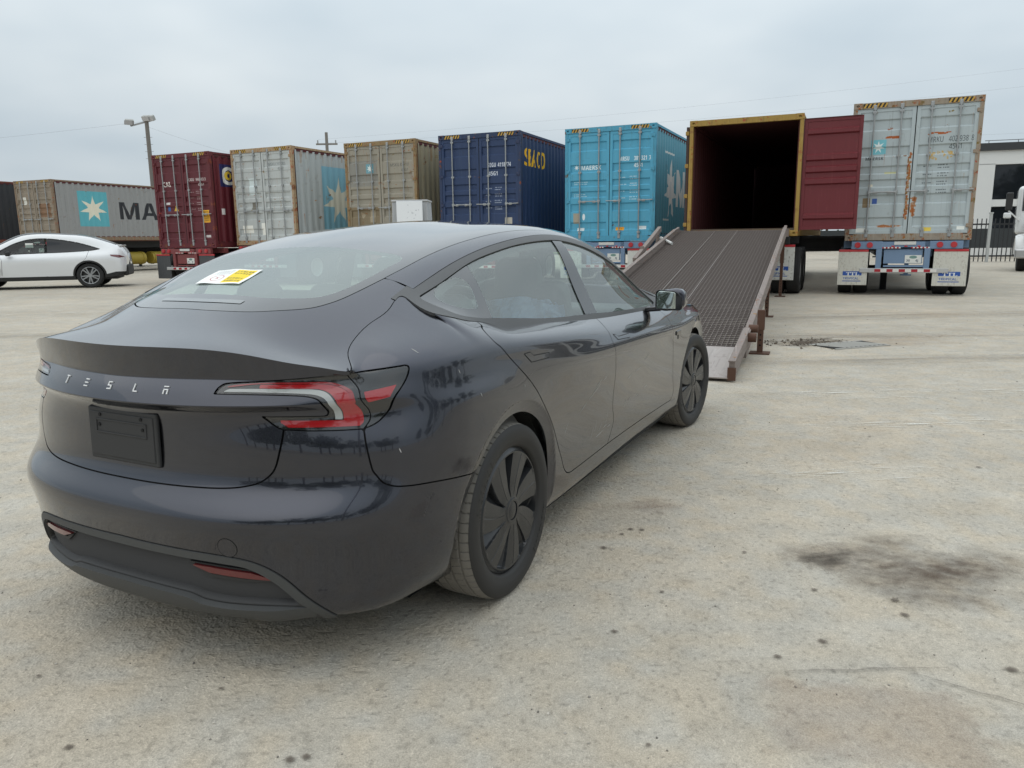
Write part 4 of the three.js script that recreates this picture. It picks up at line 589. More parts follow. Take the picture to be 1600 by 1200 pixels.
function container(name, o) {
  const H = o.H || HC, t = thing(name, o.label, 'container', null, [o.pos[0], o.hb, o.pos[1]], -o.yaw);
  const side = new THREE.MeshStandardMaterial({ map: sideCanvas(o), roughness: o.rough ?? .55 }), fm = new THREE.MeshStandardMaterial({ map: frameTex(o), roughness: .65 });
  const inner = std(...(o.inner || [.10, .02, .022]), .75);
  const wallH = H - .16 - .10;
  for (const s of [0, 1]) { const g = corrugated(CL - .32, wallH); const m = new THREE.Matrix4(); if (s) { g.rotateY(Math.PI / 2); g.translate(CW - .012, .16, -.16 - 0); } else { g.rotateY(-Math.PI / 2); g.translate(.012, .16, -CL + .16); } mesh('side_wall', g, side, t); const gi = g.clone(); gi.translate(s ? -.004 : .004, 0, 0); mesh('inner_wall', gi, inner, t); }
  // the long side's geometry starts at the doors on the right and at the far end on the left
  mesh('end_wall', corrugated(CW - .1, wallH).rotateY(Math.PI).translate(CW - .05, .16, -CL + .05), side, t);
  mesh('inner_end_wall', join([box(CW - .04, wallH + .1, .02, CW / 2, .16 + wallH / 2, -CL + .12), box(.10, wallH, .02, .06, .16 + wallH / 2, -.12), box(.10, wallH, .02, CW - .06, .16 + wallH / 2, -.12), box(CW - .06, .02, CL - .2, CW / 2, H - .055, -CL / 2), box(.09, .10, CL - .2, .065, H - .09, -CL / 2), box(.09, .10, CL - .2, CW - .065, H - .09, -CL / 2), box(.09, .06, CL - .2, .065, .16, -CL / 2), box(.09, .06, CL - .2, CW - .065, .16, -CL / 2)]), inner, t);
  mesh('roof_panel', corrugated(CL - .2, CW - .1, .42, .02).rotateX(-Math.PI / 2).rotateY(Math.PI / 2).translate(CW - .05, H - .02, 0).translate(0, 0, -.1), fm, t);
  mesh('floor', box(CW - .1, .05, CL - .1, CW / 2, .15, -CL / 2), std(.10, .075, .055, .85), t);
  const fr = []; for (const x of [.04, CW - .04]) { fr.push(box(.08, H - .24, .10, x, H / 2, -.06), box(.08, H - .24, .10, x, H / 2, -CL + .06), box(.06, .06, CL - .36, x + (x < 1 ? -.008 : .008), H - .035, -CL / 2), box(.05, .16, CL - .36, x + (x < 1 ? -.008 : .008), .085, -CL / 2)); }
  for (let k = 0; k < 24; k++) fr.push(box(CW - .14, .12, .05, CW / 2, .06, -.4 - k * .48));
  fr.push(box(CW - .33, .12, .10, CW / 2, H - .062, -.05), box(CW - .33, .14, .10, CW / 2, .075, -.05), box(CW - .33, .1, .08, CW / 2, H - .062, -CL + .05), box(CW - .33, .15, .08, CW / 2, .08, -CL + .05));
  for (const g of fr) { const u = g.attributes.uv, p = g.attributes.position; for (let i = 0; i < u.count; i++) u.setXY(i, (p.getX(i) + p.getZ(i)) * .9, p.getY(i) * .5); }
  mesh('frame', fr, fm, t);
  for (const x of [.082, CW - .082]) for (const y of [.062, H - .06]) { mesh('corner_casting', casting, fm, t).position.set(x, y, 0); const b = mesh('corner_casting', casting, fm, t); b.position.set(x, y, -CL); b.rotation.y = Math.PI; }
  if (o.haz !== false) for (const x of [.42, CW - .42]) mesh('hazard_label', plane(.46, .085, x, H - .062, .0025), hazMat, t);
  const dm = new THREE.MeshStandardMaterial({ map: doorCanvas(o), roughness: o.rough ?? .55 }), dh = H - .27, lw = (CW - .16 - .02) / 2;
  const leaf = (sgn, open) => {
    const u0 = sgn < 0 ? 0 : .5, d = mesh('door', doorLeaf(lw, dh, u0, u0 + .5, o.troughs || TROUGH(H)), dm, t);
    const back = doorLeaf(lw, dh, u0, u0 + .5, o.troughs || TROUGH(H), .03); back.scale(1, 1, 1); 
    d.position.set(sgn < 0 ? .08 : .08 + lw + .02, .145, -.022);
    mesh('door_edge', [box(.03, dh, .05, sgn < 0 ? lw + .009 : -.009, dh / 2, -.03)], std(.02, .02, .02, .8), d);
    for (const f of [.30, .76]) { const rx = lw * (sgn < 0 ? f : 1 - f); const rodm = mesh('lock_rod', join([cyl(.017, dh - .02, rx, dh / 2, .032, 'y', 10), ...[.03, .34, .62, .97].map(q => rbox(.085, .055, .045, .012, rx, dh * q, .018)), rbox(.07, .11, .05, .012, rx, dh + .02, .012), rbox(.07, .11, .05, .012, rx, -.02, .012)]), galv, d);
      const hy = dh * .335, hx = rx + (sgn < 0 ? .17 : .17); mesh('lock_handle', join([rod([rx, hy, .045], [rx + .36 * (f === (sgn < 0 ? .76 : .76) ? -1 : 1) * 1, hy + .012, .05], .013, 8), rbox(.09, .06, .03, .008, rx + .12 * (f > .5 ? -1 : 1), hy, .03), rbox(.05, .08, .03, .008, rx, hy, .035)]), galv, rodm); }
    for (const q of [.06, .34, .63, .94]) mesh('hinge', join([rbox(.10, .075, .03, .01, sgn < 0 ? -.005 : lw + .005, dh * q, .012), cyl(.018, .11, sgn < 0 ? -.03 : lw + .03, dh * q, .012, 'y', 8)]), fm, d);
    return d;
  };
  t.userData.leaf = 0; delete t.userData.leaf;
  if (!o.open) { leaf(-1); leaf(1); } else {
    // right leaf swung wide open, showing its inner face; left leaf folded back along the side
    const d = new THREE.MeshStandardMaterial({ map: canvas(256, 512, (x) => { x.fillStyle = rgb([104, 33, 39]); x.fillRect(0, 0, 256, 512); const r = rng(5); grime(x, 256, 512, r, 90, .08); }), roughness: .5 });
    const g = doorLeaf(lw + .03, dh + .02, 0, 1, [[.22, .36], [.98, 1.14], [1.24, 1.40], [1.50, 1.66], [2.06, 2.2]].map(q => q.map(v => v * dh / 2.4)), -.045); const op = mesh('open_door', g, d, t); op.position.set(CW + .015, .13, -.05); op.rotation.y = -.02;
    mesh('door_back', [box(lw, dh, .03, lw / 2, dh / 2, -.05), box(.012, dh + .04, .03, .0, dh / 2, .004), box(lw, .012, .03, lw / 2, dh + .02, .004)], std(.09, .02, .02, .6), op);
    const lf = mesh('folded_door', doorLeaf(lw, dh, 0, 1, TROUGH(H)), d, t); lf.rotation.y = -Math.PI / 2; lf.position.set(-.055, .145, -lw - .05);
    mesh('door_gasket', [box(.05, dh, .06, -.005, dh / 2, -.01)], std(.06, .035, .03, .8), lf).position.set(lw, 0, 0); for (const q of [.06, .34, .63, .94]) mesh('hinge', rbox(.05, .09, .08, .012, lw + .015, dh * q, 0), fm, lf);
  }
  return t;
}
const starBox = (x, px, py, s, bg, fg) => { x.fillStyle = bg; x.fillRect(px, py, s, s); star7(x, px + s / 2, py + s / 2, s * .43, fg); };
const data = (x, px, py, col, r) => { for (const [dy, n] of [[0, 2], [52, 2], [104, 2], [156, 2]]) { lines(x, px, py + dy, 46, 1, col, r, 7); lines(x, px + 84, py + dy - 6, 58, n, col, r, 7, 17); } };
const CON = {
  maroon: { seed: 11, col: [92, 30, 38], sideCol: [98, 28, 38], pos: [-11.3675, -24.8481], yaw: .4317, hb: 1.1585, rust: .12, frame: [96, 33, 40], frameRust: .5, inner: [.08, .02, .02], label: 'maroon shipping container with a yellow placard, just right of the white car',
    door: (x, r) => { txt(x, 'CAI', 84, 205, 62, '#e8e2dc', 'sans-serif', 'bold', 1.0); txtW(x, 'CAIU', 428, 194, 76, 28, '#cfc6c2'); txtW(x, '946603 3', 524, 194, 130, 28, '#cfc6c2'); txt(x, '45G1', 540, 235, 34, '#cfc6c2'); data(x, 430, 320, '#c9bfba', r); x.fillStyle = '#e6a92a'; x.fillRect(572, 492, 88, 116); x.fillStyle = '#8c6a2a'; for (let i = 0; i < 5; i++) x.fillRect(584, 506 + i * 19, 64, 7); x.fillStyle = '#d9b23a'; x.beginPath(); x.moveTo(232, 440); x.lineTo(262, 492); x.lineTo(202, 492); x.fill(); x.fillStyle = '#3d6aa8'; x.fillRect(120, 452, 34, 40); x.fillStyle = '#d8d2cf'; x.fillRect(592, 724, 60, 22); x.fillRect(110, 410, 54, 22); },
    side: (x) => { x.fillStyle = '#23265c'; x.fillRect(44, 44, 300, 124); txtW(x, 'C', 52, 56, 92, 100, '#f0efe8'); txtW(x, 'AI', 160, 56, 150, 100, '#f0efe8'); x.fillStyle = '#e7c33b'; x.beginPath(); x.ellipse(106, 106, 26, 26, 0, 0, 7); x.fill(); x.fillStyle = '#23265c'; x.beginPath(); x.ellipse(106, 106, 11, 11, 0, 0, 7); x.fill(); x.fillStyle = '#d8d2cf'; x.fillRect(40, 290, 22, 34); } },
  white: { seed: 21, col: [186, 190, 188], sideCol: [176, 182, 182], pos: [-8.6464, -24.2567], yaw: .4521, hb: 1.222, rust: .55, frame: [168, 146, 116], frameRust: 3.4, label: 'pale grey shipping container with rusty corner post, right beside the maroon one',
    door: (x, r) => { txt(x, 'MSKU', 420, 92, 36, '#5b6468', 'sans-serif', 'normal'); txt(x, '397 005', 520, 92, 36, '#5b6468', 'sans-serif', 'normal', .85); txt(x, '45G1', 540, 136, 32, '#5b6468', 'sans-serif', 'normal'); lines(x, 440, 440, 170, 6, '#7d8688', r, 6, 22); x.fillStyle = '#d5e0e0'; x.fillRect(176, 230, 90, 150); x.fillStyle = '#7a766c'; x.fillRect(196, 450, 66, 66); x.fillStyle = '#ecebe2'; x.fillRect(60, 660, 130, 70); x.fillRect(300, 640, 50, 110); x.fillStyle = 'rgba(110,112,110,.35)'; for (const q of [170, 350, 520]) x.fillRect(0, q, 700, 7); },
    side: (x) => { x.fillStyle = '#7fb0c2'; x.fillRect(205, 70, 290, 380); star7(x, 345, 262, 138, '#d6d4c4'); txtW(x, 'MAERSK', 580, 170, 900, 170, '#3c4a50'); } },
  tan: { seed: 31, col: [152, 146, 132], sideCol: [150, 142, 118], pos: [-4.8538, -23.0142], yaw: .4268, hb: 1.2263, rust: 1.5, frame: [140, 118, 84], frameRust: 2.6, label: 'weathered beige shipping container streaked with rust, just left of the navy one',
    door: (x, r) => { x.fillStyle = 'rgba(120,122,122,.45)'; x.fillRect(20, 120, 300, 220); starBox(x, 200, 150, 80, '#6f9eaa', '#dfe6e2'); txt(x, 'MSKU', 452, 150, 36, '#4d4f4c', 'sans-serif', 'normal'); txt(x, '875 101', 556, 150, 36, '#4d4f4c', 'sans-serif', 'normal', .75); txt(x, '45G1', 566, 196, 32, '#4d4f4c', 'sans-serif', 'normal'); for (let i = 0; i < 5; i++) lines(x, 440, 300 + i * 62, 200, 2, '#8a8273', r, 8, 18); x.fillStyle = '#e4e2d8'; x.fillRect(222, 545, 56, 110); x.fillStyle = '#d7d5cc'; x.beginPath(); x.moveTo(120, 560); x.lineTo(168, 590); x.lineTo(150, 622); x.lineTo(124, 600); x.fill(); x.fillStyle = 'rgba(110,88,52,.5)'; x.fillRect(0, 520, 330, 230); },
    side: (x) => { starBox(x, 700, 90, 300, '#8aa6a6', '#d9d6c4'); txtW(x, 'MAERSK', 1060, 150, 800, 170, '#4e4c44'); } },
  navy: { seed: 41, col: [38, 58, 94], sideCol: [34, 54, 90], pos: [-1.9481, -21.5841], yaw: .4055, hb: 1.2232, rust: .05, frame: [38, 54, 86], frameRust: .7, label: 'navy blue shipping container with yellow lettering high on its ribbed side',
    door: (x, r) => { txtW(x, 'SEGU', 424, 200, 78, 34, '#d8dce4'); txtW(x, '4118774', 516, 200, 120, 34, '#d8dce4'); txt(x, '45G1', 428, 258, 46, '#d8dce4', 'sans-serif', 'bold', .8); data(x, 402, 400, '#cfd4de', r); x.fillStyle = '#b9b3a6'; x.fillRect(576, 640, 66, 108); },
    side: (x) => { txtW(x, 'SEACO', 34, 54, 268, 84, '#e8b21f'); } },
  aqua: { seed: 51, col: [84, 166, 196], sideCol: [96, 162, 180], pos: [1.472, -20.663], yaw: .4302, hb: 1.2304, rust: .05, frame: [78, 156, 184], frameRust: .3, label: 'sky-blue shipping container with white lettered doors, beside the top of the ramp',
    door: (x, r) => { star7(x, 70, 262, 22, '#eef4f4'); txt(x, 'MAERSK', 108, 240, 46, '#eef4f4', 'sans-serif', 'bold', .95); txtW(x, 'MRSU', 426, 196, 84, 32, '#e6eef0'); txtW(x, '381 321', 546, 196, 108, 32, '#e6eef0'); txtW(x, '3', 668, 196, 15, 32, '#e6eef0'); txt(x, '4561', 544, 240, 42, '#e6eef0', 'sans-serif', 'bold', .8); lines(x, 50, 374, 110, 2, '#e2edef', r, 6, 15); lines(x, 50, 470, 100, 2, '#e2edef', r, 6, 15); data(x, 430, 350, '#dfe9ec', r); x.fillStyle = '#a79f8e'; x.fillRect(46, 620, 58, 82); x.fillStyle = '#e6eef0'; x.beginPath(); x.ellipse(136, 650, 12, 26, 0, 0, 7); x.fill(); x.fillStyle = '#e8a12c'; x.fillRect(402, 734, 70, 26); x.fillStyle = '#dfe8ea'; x.fillRect(586, 728, 68, 26); x.fillRect(80, 736, 60, 24); },
    side: (x) => { x.fillStyle = 'rgba(228,232,226,.88)'; x.save(); x.translate(286, 262); x.scale(.8, 1); for (let i = 0; i < 7; i++) { x.beginPath(); x.moveTo(0, -150); x.lineTo(34, -40); x.lineTo(-34, -40); x.fill(); x.rotate(Math.PI * 2 / 7); } x.beginPath(); x.arc(0, 0, 66, 0, 7); x.fill(); x.restore(); txtW(x, 'MAERSK', 392, 150, 980, 190, 'rgba(228,232,226,.92)'); x.fillRect(150, 84, 190, 10); x.fillRect(140, 404, 120, 9); } },
  open: { seed: 61, col: [128, 44, 50], sideCol: [110, 38, 44], pos: [4.1265, -17.9491], yaw: .4226, hb: 1.3128, H: 2.591, open: true, haz: false, rust: .1, frame: [160, 130, 62], frameRust: 1.1, inner: [.08, .020, .020], label: 'open empty shipping container with yellow frame and red door at the top of the ramp' },
  mrku: { seed: 71, col: [176, 186, 188], pos: [7.45, -17.0571], yaw: .4087, hb: 1.191, rust: .16, frame: [150, 138, 122], frameRust: 2.2, label: 'light grey shipping container with rusty frame and black numbers, rightmost of the row',
    door: (x, r) => { starBox(x, 96, 196, 92, '#79c0cc', '#e6f0ee'); txt(x, 'MAERSK', 66, 300, 26, '#3c4448', 'sans-serif', 'bold', 1.1); txtW(x, 'MRKU', 424, 196, 92, 34, '#40474a', 'sans-serif', 'normal'); txtW(x, '402 938', 544, 196, 112, 34, '#40474a', 'sans-serif', 'normal'); txtW(x, '8', 670, 196, 16, 34, '#40474a', 'sans-serif', 'normal'); txtW(x, '45G1', 550, 242, 78, 32, '#40474a', 'sans-serif', 'normal'); data(x, 412, 372, '#454c50', r); x.fillStyle = 'rgba(196,158,84,.8)'; for (let i = 0; i < 60; i++) x.fillRect(424 + r() * 150, 282 + r() * 50, 3 + r() * 9, 2 + r() * 14); x.fillStyle = '#a8551f'; for (let i = 0; i < 26; i++) { x.fillRect(420 + r() * 110, 166 + r() * 12, 8 + r() * 22, 3 + r() * 5); x.fillRect(180 + r() * 70, 176 + r() * 12, 6 + r() * 22, 3 + r() * 5); } x.fillStyle = '#3a5ba0'; x.fillRect(128, 570, 30, 34); x.fillStyle = '#8d7a5c'; x.fillRect(70, 566, 46, 62); x.fillStyle = '#e0d9c4'; x.fillRect(98, 478, 26, 16); x.fillStyle = '#e3c95a'; x.fillRect(432, 762, 56, 24); x.fillStyle = '#eceee8'; x.fillRect(636, 758, 44, 20); x.fillRect(40, 762, 66, 28); x.fillStyle = 'rgba(205,196,120,.6)'; x.fillRect(190, 402, 70, 12); for (let i = 0; i < 120; i++) { x.fillStyle = `rgba(${130 + r() * 40 | 0},${74 + r() * 20 | 0},30,${.35 + r() * .5})`; x.fillRect(322 + r() * 16, 280 + r() * 430, 3 + r() * 10, 4 + r() * 18); } for (let i = 0; i < 50; i++) { x.fillStyle = `rgba(160,88,34,${.3 + r() * .5})`; x.fillRect(160 + r() * 140, 742 + r() * 12, 6 + r() * 20, 3 + r() * 6); x.fillRect(350 + r() * 26, 560 + r() * 120, 4 + r() * 14, 6 + r() * 20); } } },
  ma: { seed: 81, col: [140, 128, 112], sideCol: [150, 150, 148], pos: [-21.8221, -34.2136], yaw: .4101, hb: 1.4715, H: 2.591, rust: .5, frame: [130, 112, 92], frameRust: 2.0, label: 'long pale grey container with turquoise star square and black letters behind the white car',
    door: (x, r) => { x.fillStyle = 'rgba(120,70,35,.5)'; x.fillRect(420, 300, 220, 200); lines(x, 430, 120, 180, 6, '#5a5148', r); x.fillStyle = '#d8d6cc'; x.fillRect(120, 200, 60, 110); },
    side: (x) => { x.fillStyle = '#5fb0ba'; x.fillRect(178, 66, 252, 318); star7(x, 303, 226, 122, '#e8e2cc'); txtW(x, 'MAERSK', 512, 148, 1010, 166, '#24262a'); } },
  dark: { seed: 91, col: [46, 46, 48], pos: [-26.9, -36.6], yaw: .4101, hb: 1.4, rust: .2, frame: [120, 66, 50], frameRust: 1.0, label: 'dark charcoal shipping container cut off by the left edge of the view', door: (x, r) => { x.fillStyle = '#55463c'; x.fillRect(0, 0, 700, 60); } },
};
for (const [k, o] of Object.entries(CON)) container('shipping_container', o);
// ---------- trailer chassis under the containers ----------
const PAINT = { blue: std(.16, .24, .36, .55), red: std(.20, .05, .05, .6), black: std(.02, .021, .022, .6), grey: std(.25, .26, .27, .6) };
const rubberT = std(.020, .020, .020, .85), rimM = std(.55, .55, .54, .5, .3), lampRed = phys(.45, .02, .03, .3, 0, { clearcoat: .6 }), flapW = r => new THREE.MeshStandardMaterial({ roughness: .75, map: r });
const TWHEEL = (() => { const s = crv([[.29, -.13], [.40, -.145], [.48, -.14], [.515, -.125], [.525, -.09], [.527, 0], [.525, .09], [.515, .125], [.48, .14], [.40, .145], [.29, .13]], 3).map(a => new THREE.Vector2(...a)); const t = new THREE.LatheGeometry(s, 40); t.rotateZ(-Math.PI / 2); const r = new THREE.LatheGeometry([[.0, .02], [.12, .02], [.14, .06], [.24, .05], [.27, .11], [.295, .13], [.295, -.13]].map(a => new THREE.Vector2(...a)), 32); r.rotateZ(-Math.PI / 2); return { t, r }; })();
const STRIPE = canvas(512, 32, (x) => { for (let i = 0; i < 10; i++) { x.fillStyle = i % 2 ? '#d9d6d0' : '#a3202c'; x.fillRect(i * 51.2, 0, 52, 32); } }), stripeM = new THREE.MeshStandardMaterial({ map: STRIPE, roughness: .45 });
const flapTex = (bg, t1, t2, seed) => canvas(256, 336, (x) => { const r = rng(seed); x.fillStyle = bg; x.fillRect(0, 0, 256, 336); grime(x, 256, 336, r, 120, .12); if (t1) { x.fillStyle = '#2f55a0'; x.fillRect(44, 198, 166, 42); txt(x, t1, 74, 198, 44, '#e8e8e4', 'serif', 'bold', 1.35); x.fillStyle = '#f2f0e8'; txt(x, t2, 50, 252, 30, '#2f55a0', 'sans-serif', 'bold', .95); x.fillStyle = '#2f55a0'; x.fillRect(44, 292, 160, 8); } for (let i = 0; i < 200; i++) { x.fillStyle = `rgba(90,80,60,${r() * .2})`; x.fillRect(r() * 256, r() * 336, 2 + r() * 6, 2 + r() * 18); } });
function trailer(o) { // local frame as its container: x right, y up, doors at z = 0
  const t = thing('trailer_chassis', o.label, 'trailer', 'container trailers', [o.pos[0], 0, o.pos[1]], -o.yaw), h = o.hb, P = o.paint, c = CW / 2;
  mesh('frame', [box(.12, .32, 11.6, c - .48, h - .19, -6.0), box(.12, .32, 11.6, c + .48, h - .19, -6.0), ...[.35, 1.6, 2.6, 4.4, 6.4, 8.6, 11].map(z => box(.95, .16, .12, c, h - .18, -z)), box(CW + .02, .16, .16, c, h - .085, -.40), box(CW + .02, .16, .16, c, h - .085, -11.6)], P, t);
  const bar = mesh('rear_frame', [rbox(.62, .165, .10, .01, .455, h - .10, .05), rbox(.62, .165, .10, .01, CW - .455, h - .10, .05), box(1.06, .115, .10, c, h - .085, .045), box(.11, .58, .09, .705, h - .32, .05), box(.11, .58, .09, CW - .80, h - .32, .05), box(.75, .30, .03, c - .04, h - .345, .04), box(.82, .04, .08, c, h - .55, .04)], P, t);
  for (const x of [.27, .51, CW - .58, CW - .32]) mesh('tail_light', join([cyl(.062, .03, x, h - .095, .11, 'z', 20), cyl(.045, .012, x, h - .095, .126, 'z', 20)]), lampRed, bar);
  for (const x of [c - .25, c, c + .25]) mesh('marker_light', rbox(.06, .028, .02, .006, x, h - .125, .10), lampRed, bar);
  mesh('reflective_strip', plane(.36, .03, c - .28, h - .155, .0975), stripeM, bar); mesh('reflective_strip', plane(.36, .03, c + .28, h - .155, .0975), stripeM, bar);
  mesh('header_plate', rbox(.42, .07, .012, .004, c - .02, h - .06, .105), std(.6, .6, .58, .6), bar);
  const bump = mesh('bumper_bar', [rbox(1.72, .095, .09, .012, c - .02, h - .645, .06), box(.08, .1, .08, .46, h - .60, .03), box(.08, .1, .08, CW - .56, h - .60, .03)], std(.45, .45, .44, .6), t); mesh('reflective_strip', plane(1.2, .06, c + .02, h - .645, .107), stripeM, bump);
  const pl = mesh('number_plate', rbox(.32, .17, .006, .003, c + .16, h - .40, .062), new THREE.MeshStandardMaterial({ roughness: .5, map: canvas(256, 136, (x) => { x.fillStyle = '#d8d9d4'; x.fillRect(0, 0, 256, 136); txt(x, '30', 22, 62, 54, '#3a4a5c'); txt(x, '4J', 164, 62, 54, '#3a4a5c'); x.fillStyle = '#6f8f88'; x.beginPath(); x.ellipse(128, 34, 60, 26, 0, 0, 7); x.fill(); }) }), t); { const u = pl.geometry.attributes.uv; }
  for (const [x, w] of [[.20, .60], [CW - .35, .64]]) { const f = mesh('mud_flap', rbox(w, .74, .02, .008, x, h - .60, .07), o.flap, t); mesh('flap_bracket', rbox(w, .05, .04, .006, x, h - .215, .07), o.flapTop || lampRed, f); }
  for (const z of [.78, 2.02]) { for (const x of [.065, .40, CW - .42, CW - .07]) { const w = mesh('wheel', TWHEEL.t, rubberT, t); w.position.set(x, .527, -z); w.rotation.x = x + z; const r = mesh('rim', TWHEEL.r, rimM, w); if (x < 1) r.rotation.y = Math.PI; } mesh('axle', join([cyl(.065, 2.2, c, .527, -z, 'x', 12)]), PAINT.black, t); }
  mesh('landing_leg', [box(.12, .9, .12, c - .7, .47, -9.2), box(.12, .9, .12, c + .7, .47, -9.2), box(.3, .04, .3, c - .7, .02, -9.2), box(.3, .04, .3, c + .7, .02, -9.2)], P, t);
  return t;
}
const FLAPS = { white: flapW(flapTex('#c9c7bd', 'TTL', 'TROPICAL', 4)), dark: flapW(flapTex('#4a4c4e', '', '', 5)), plain: flapW(flapTex('#cfcfc9', 'TTL', 'TROPICAL', 9)) };
for (const [k, paint, flap, label] of [
  ['mrku', PAINT.blue, FLAPS.white, 'blue-grey trailer with white lettered mud flaps under the rightmost light grey container'],
  ['open', PAINT.black, FLAPS.plain, 'black trailer under the open yellow-framed container, half hidden by the ramp'],
  ['aqua', PAINT.blue, FLAPS.plain, 'blue-grey container trailer under the bright sky-blue container'],
  ['navy', PAINT.red, FLAPS.dark, 'container trailer under the navy blue container, hidden by the saloon'],
  ['tan', PAINT.red, FLAPS.dark, 'container trailer under the weathered beige-grey container'],
  ['white', PAINT.red, FLAPS.dark, 'container trailer under the pale grey container with the rusty corner post'],
  ['maroon', PAINT.red, FLAPS.dark, 'dark red container trailer with grey mud flaps under the maroon container'],
  ['ma', PAINT.black, FLAPS.dark, 'dark container trailer under the long pale grey container with the turquoise square'],
  ['dark', PAINT.black, FLAPS.dark, 'container trailer under the charcoal container at the left edge']]) trailer({ ...CON[k], paint, flap, label });
// yellow bogies seen below the long grey container
{ const o = CON.ma; const t = thing('yellow_tank', 'pair of yellow tanks under the long pale grey container', 'tank', null, [o.pos[0], 0, o.pos[1]], -o.yaw); for (const z of [4.2, 5.6]) mesh('tank', join([cyl(.30, 1.0, CW - .5, .62, -z, 'z', 24), cyl(.32, .06, CW - .5, .62, -z - .35, 'z', 24), cyl(.32, .06, CW - .5, .62, -z + .35, 'z', 24)]), std(.34, .25, .03, .6), t); }

{ const o = CON.ma; const t = thing('added_shade_panel', 'added dark panel standing for the deep shade under the long pale grey container', 'shade panel', null, [o.pos[0], 0, o.pos[1]], -o.yaw); mesh('panel', box(.04, .95, 10.4, .2, o.hb - .62, -6.2), std(.012, .012, .013, .8), t); mesh('shade_panel_rail', box(.06, .06, 10.4, .2, o.hb - .14, -6.2), std(.03, .03, .03, .8), t); }  // dark panel and rail added to stand for the deep shade under the trailer
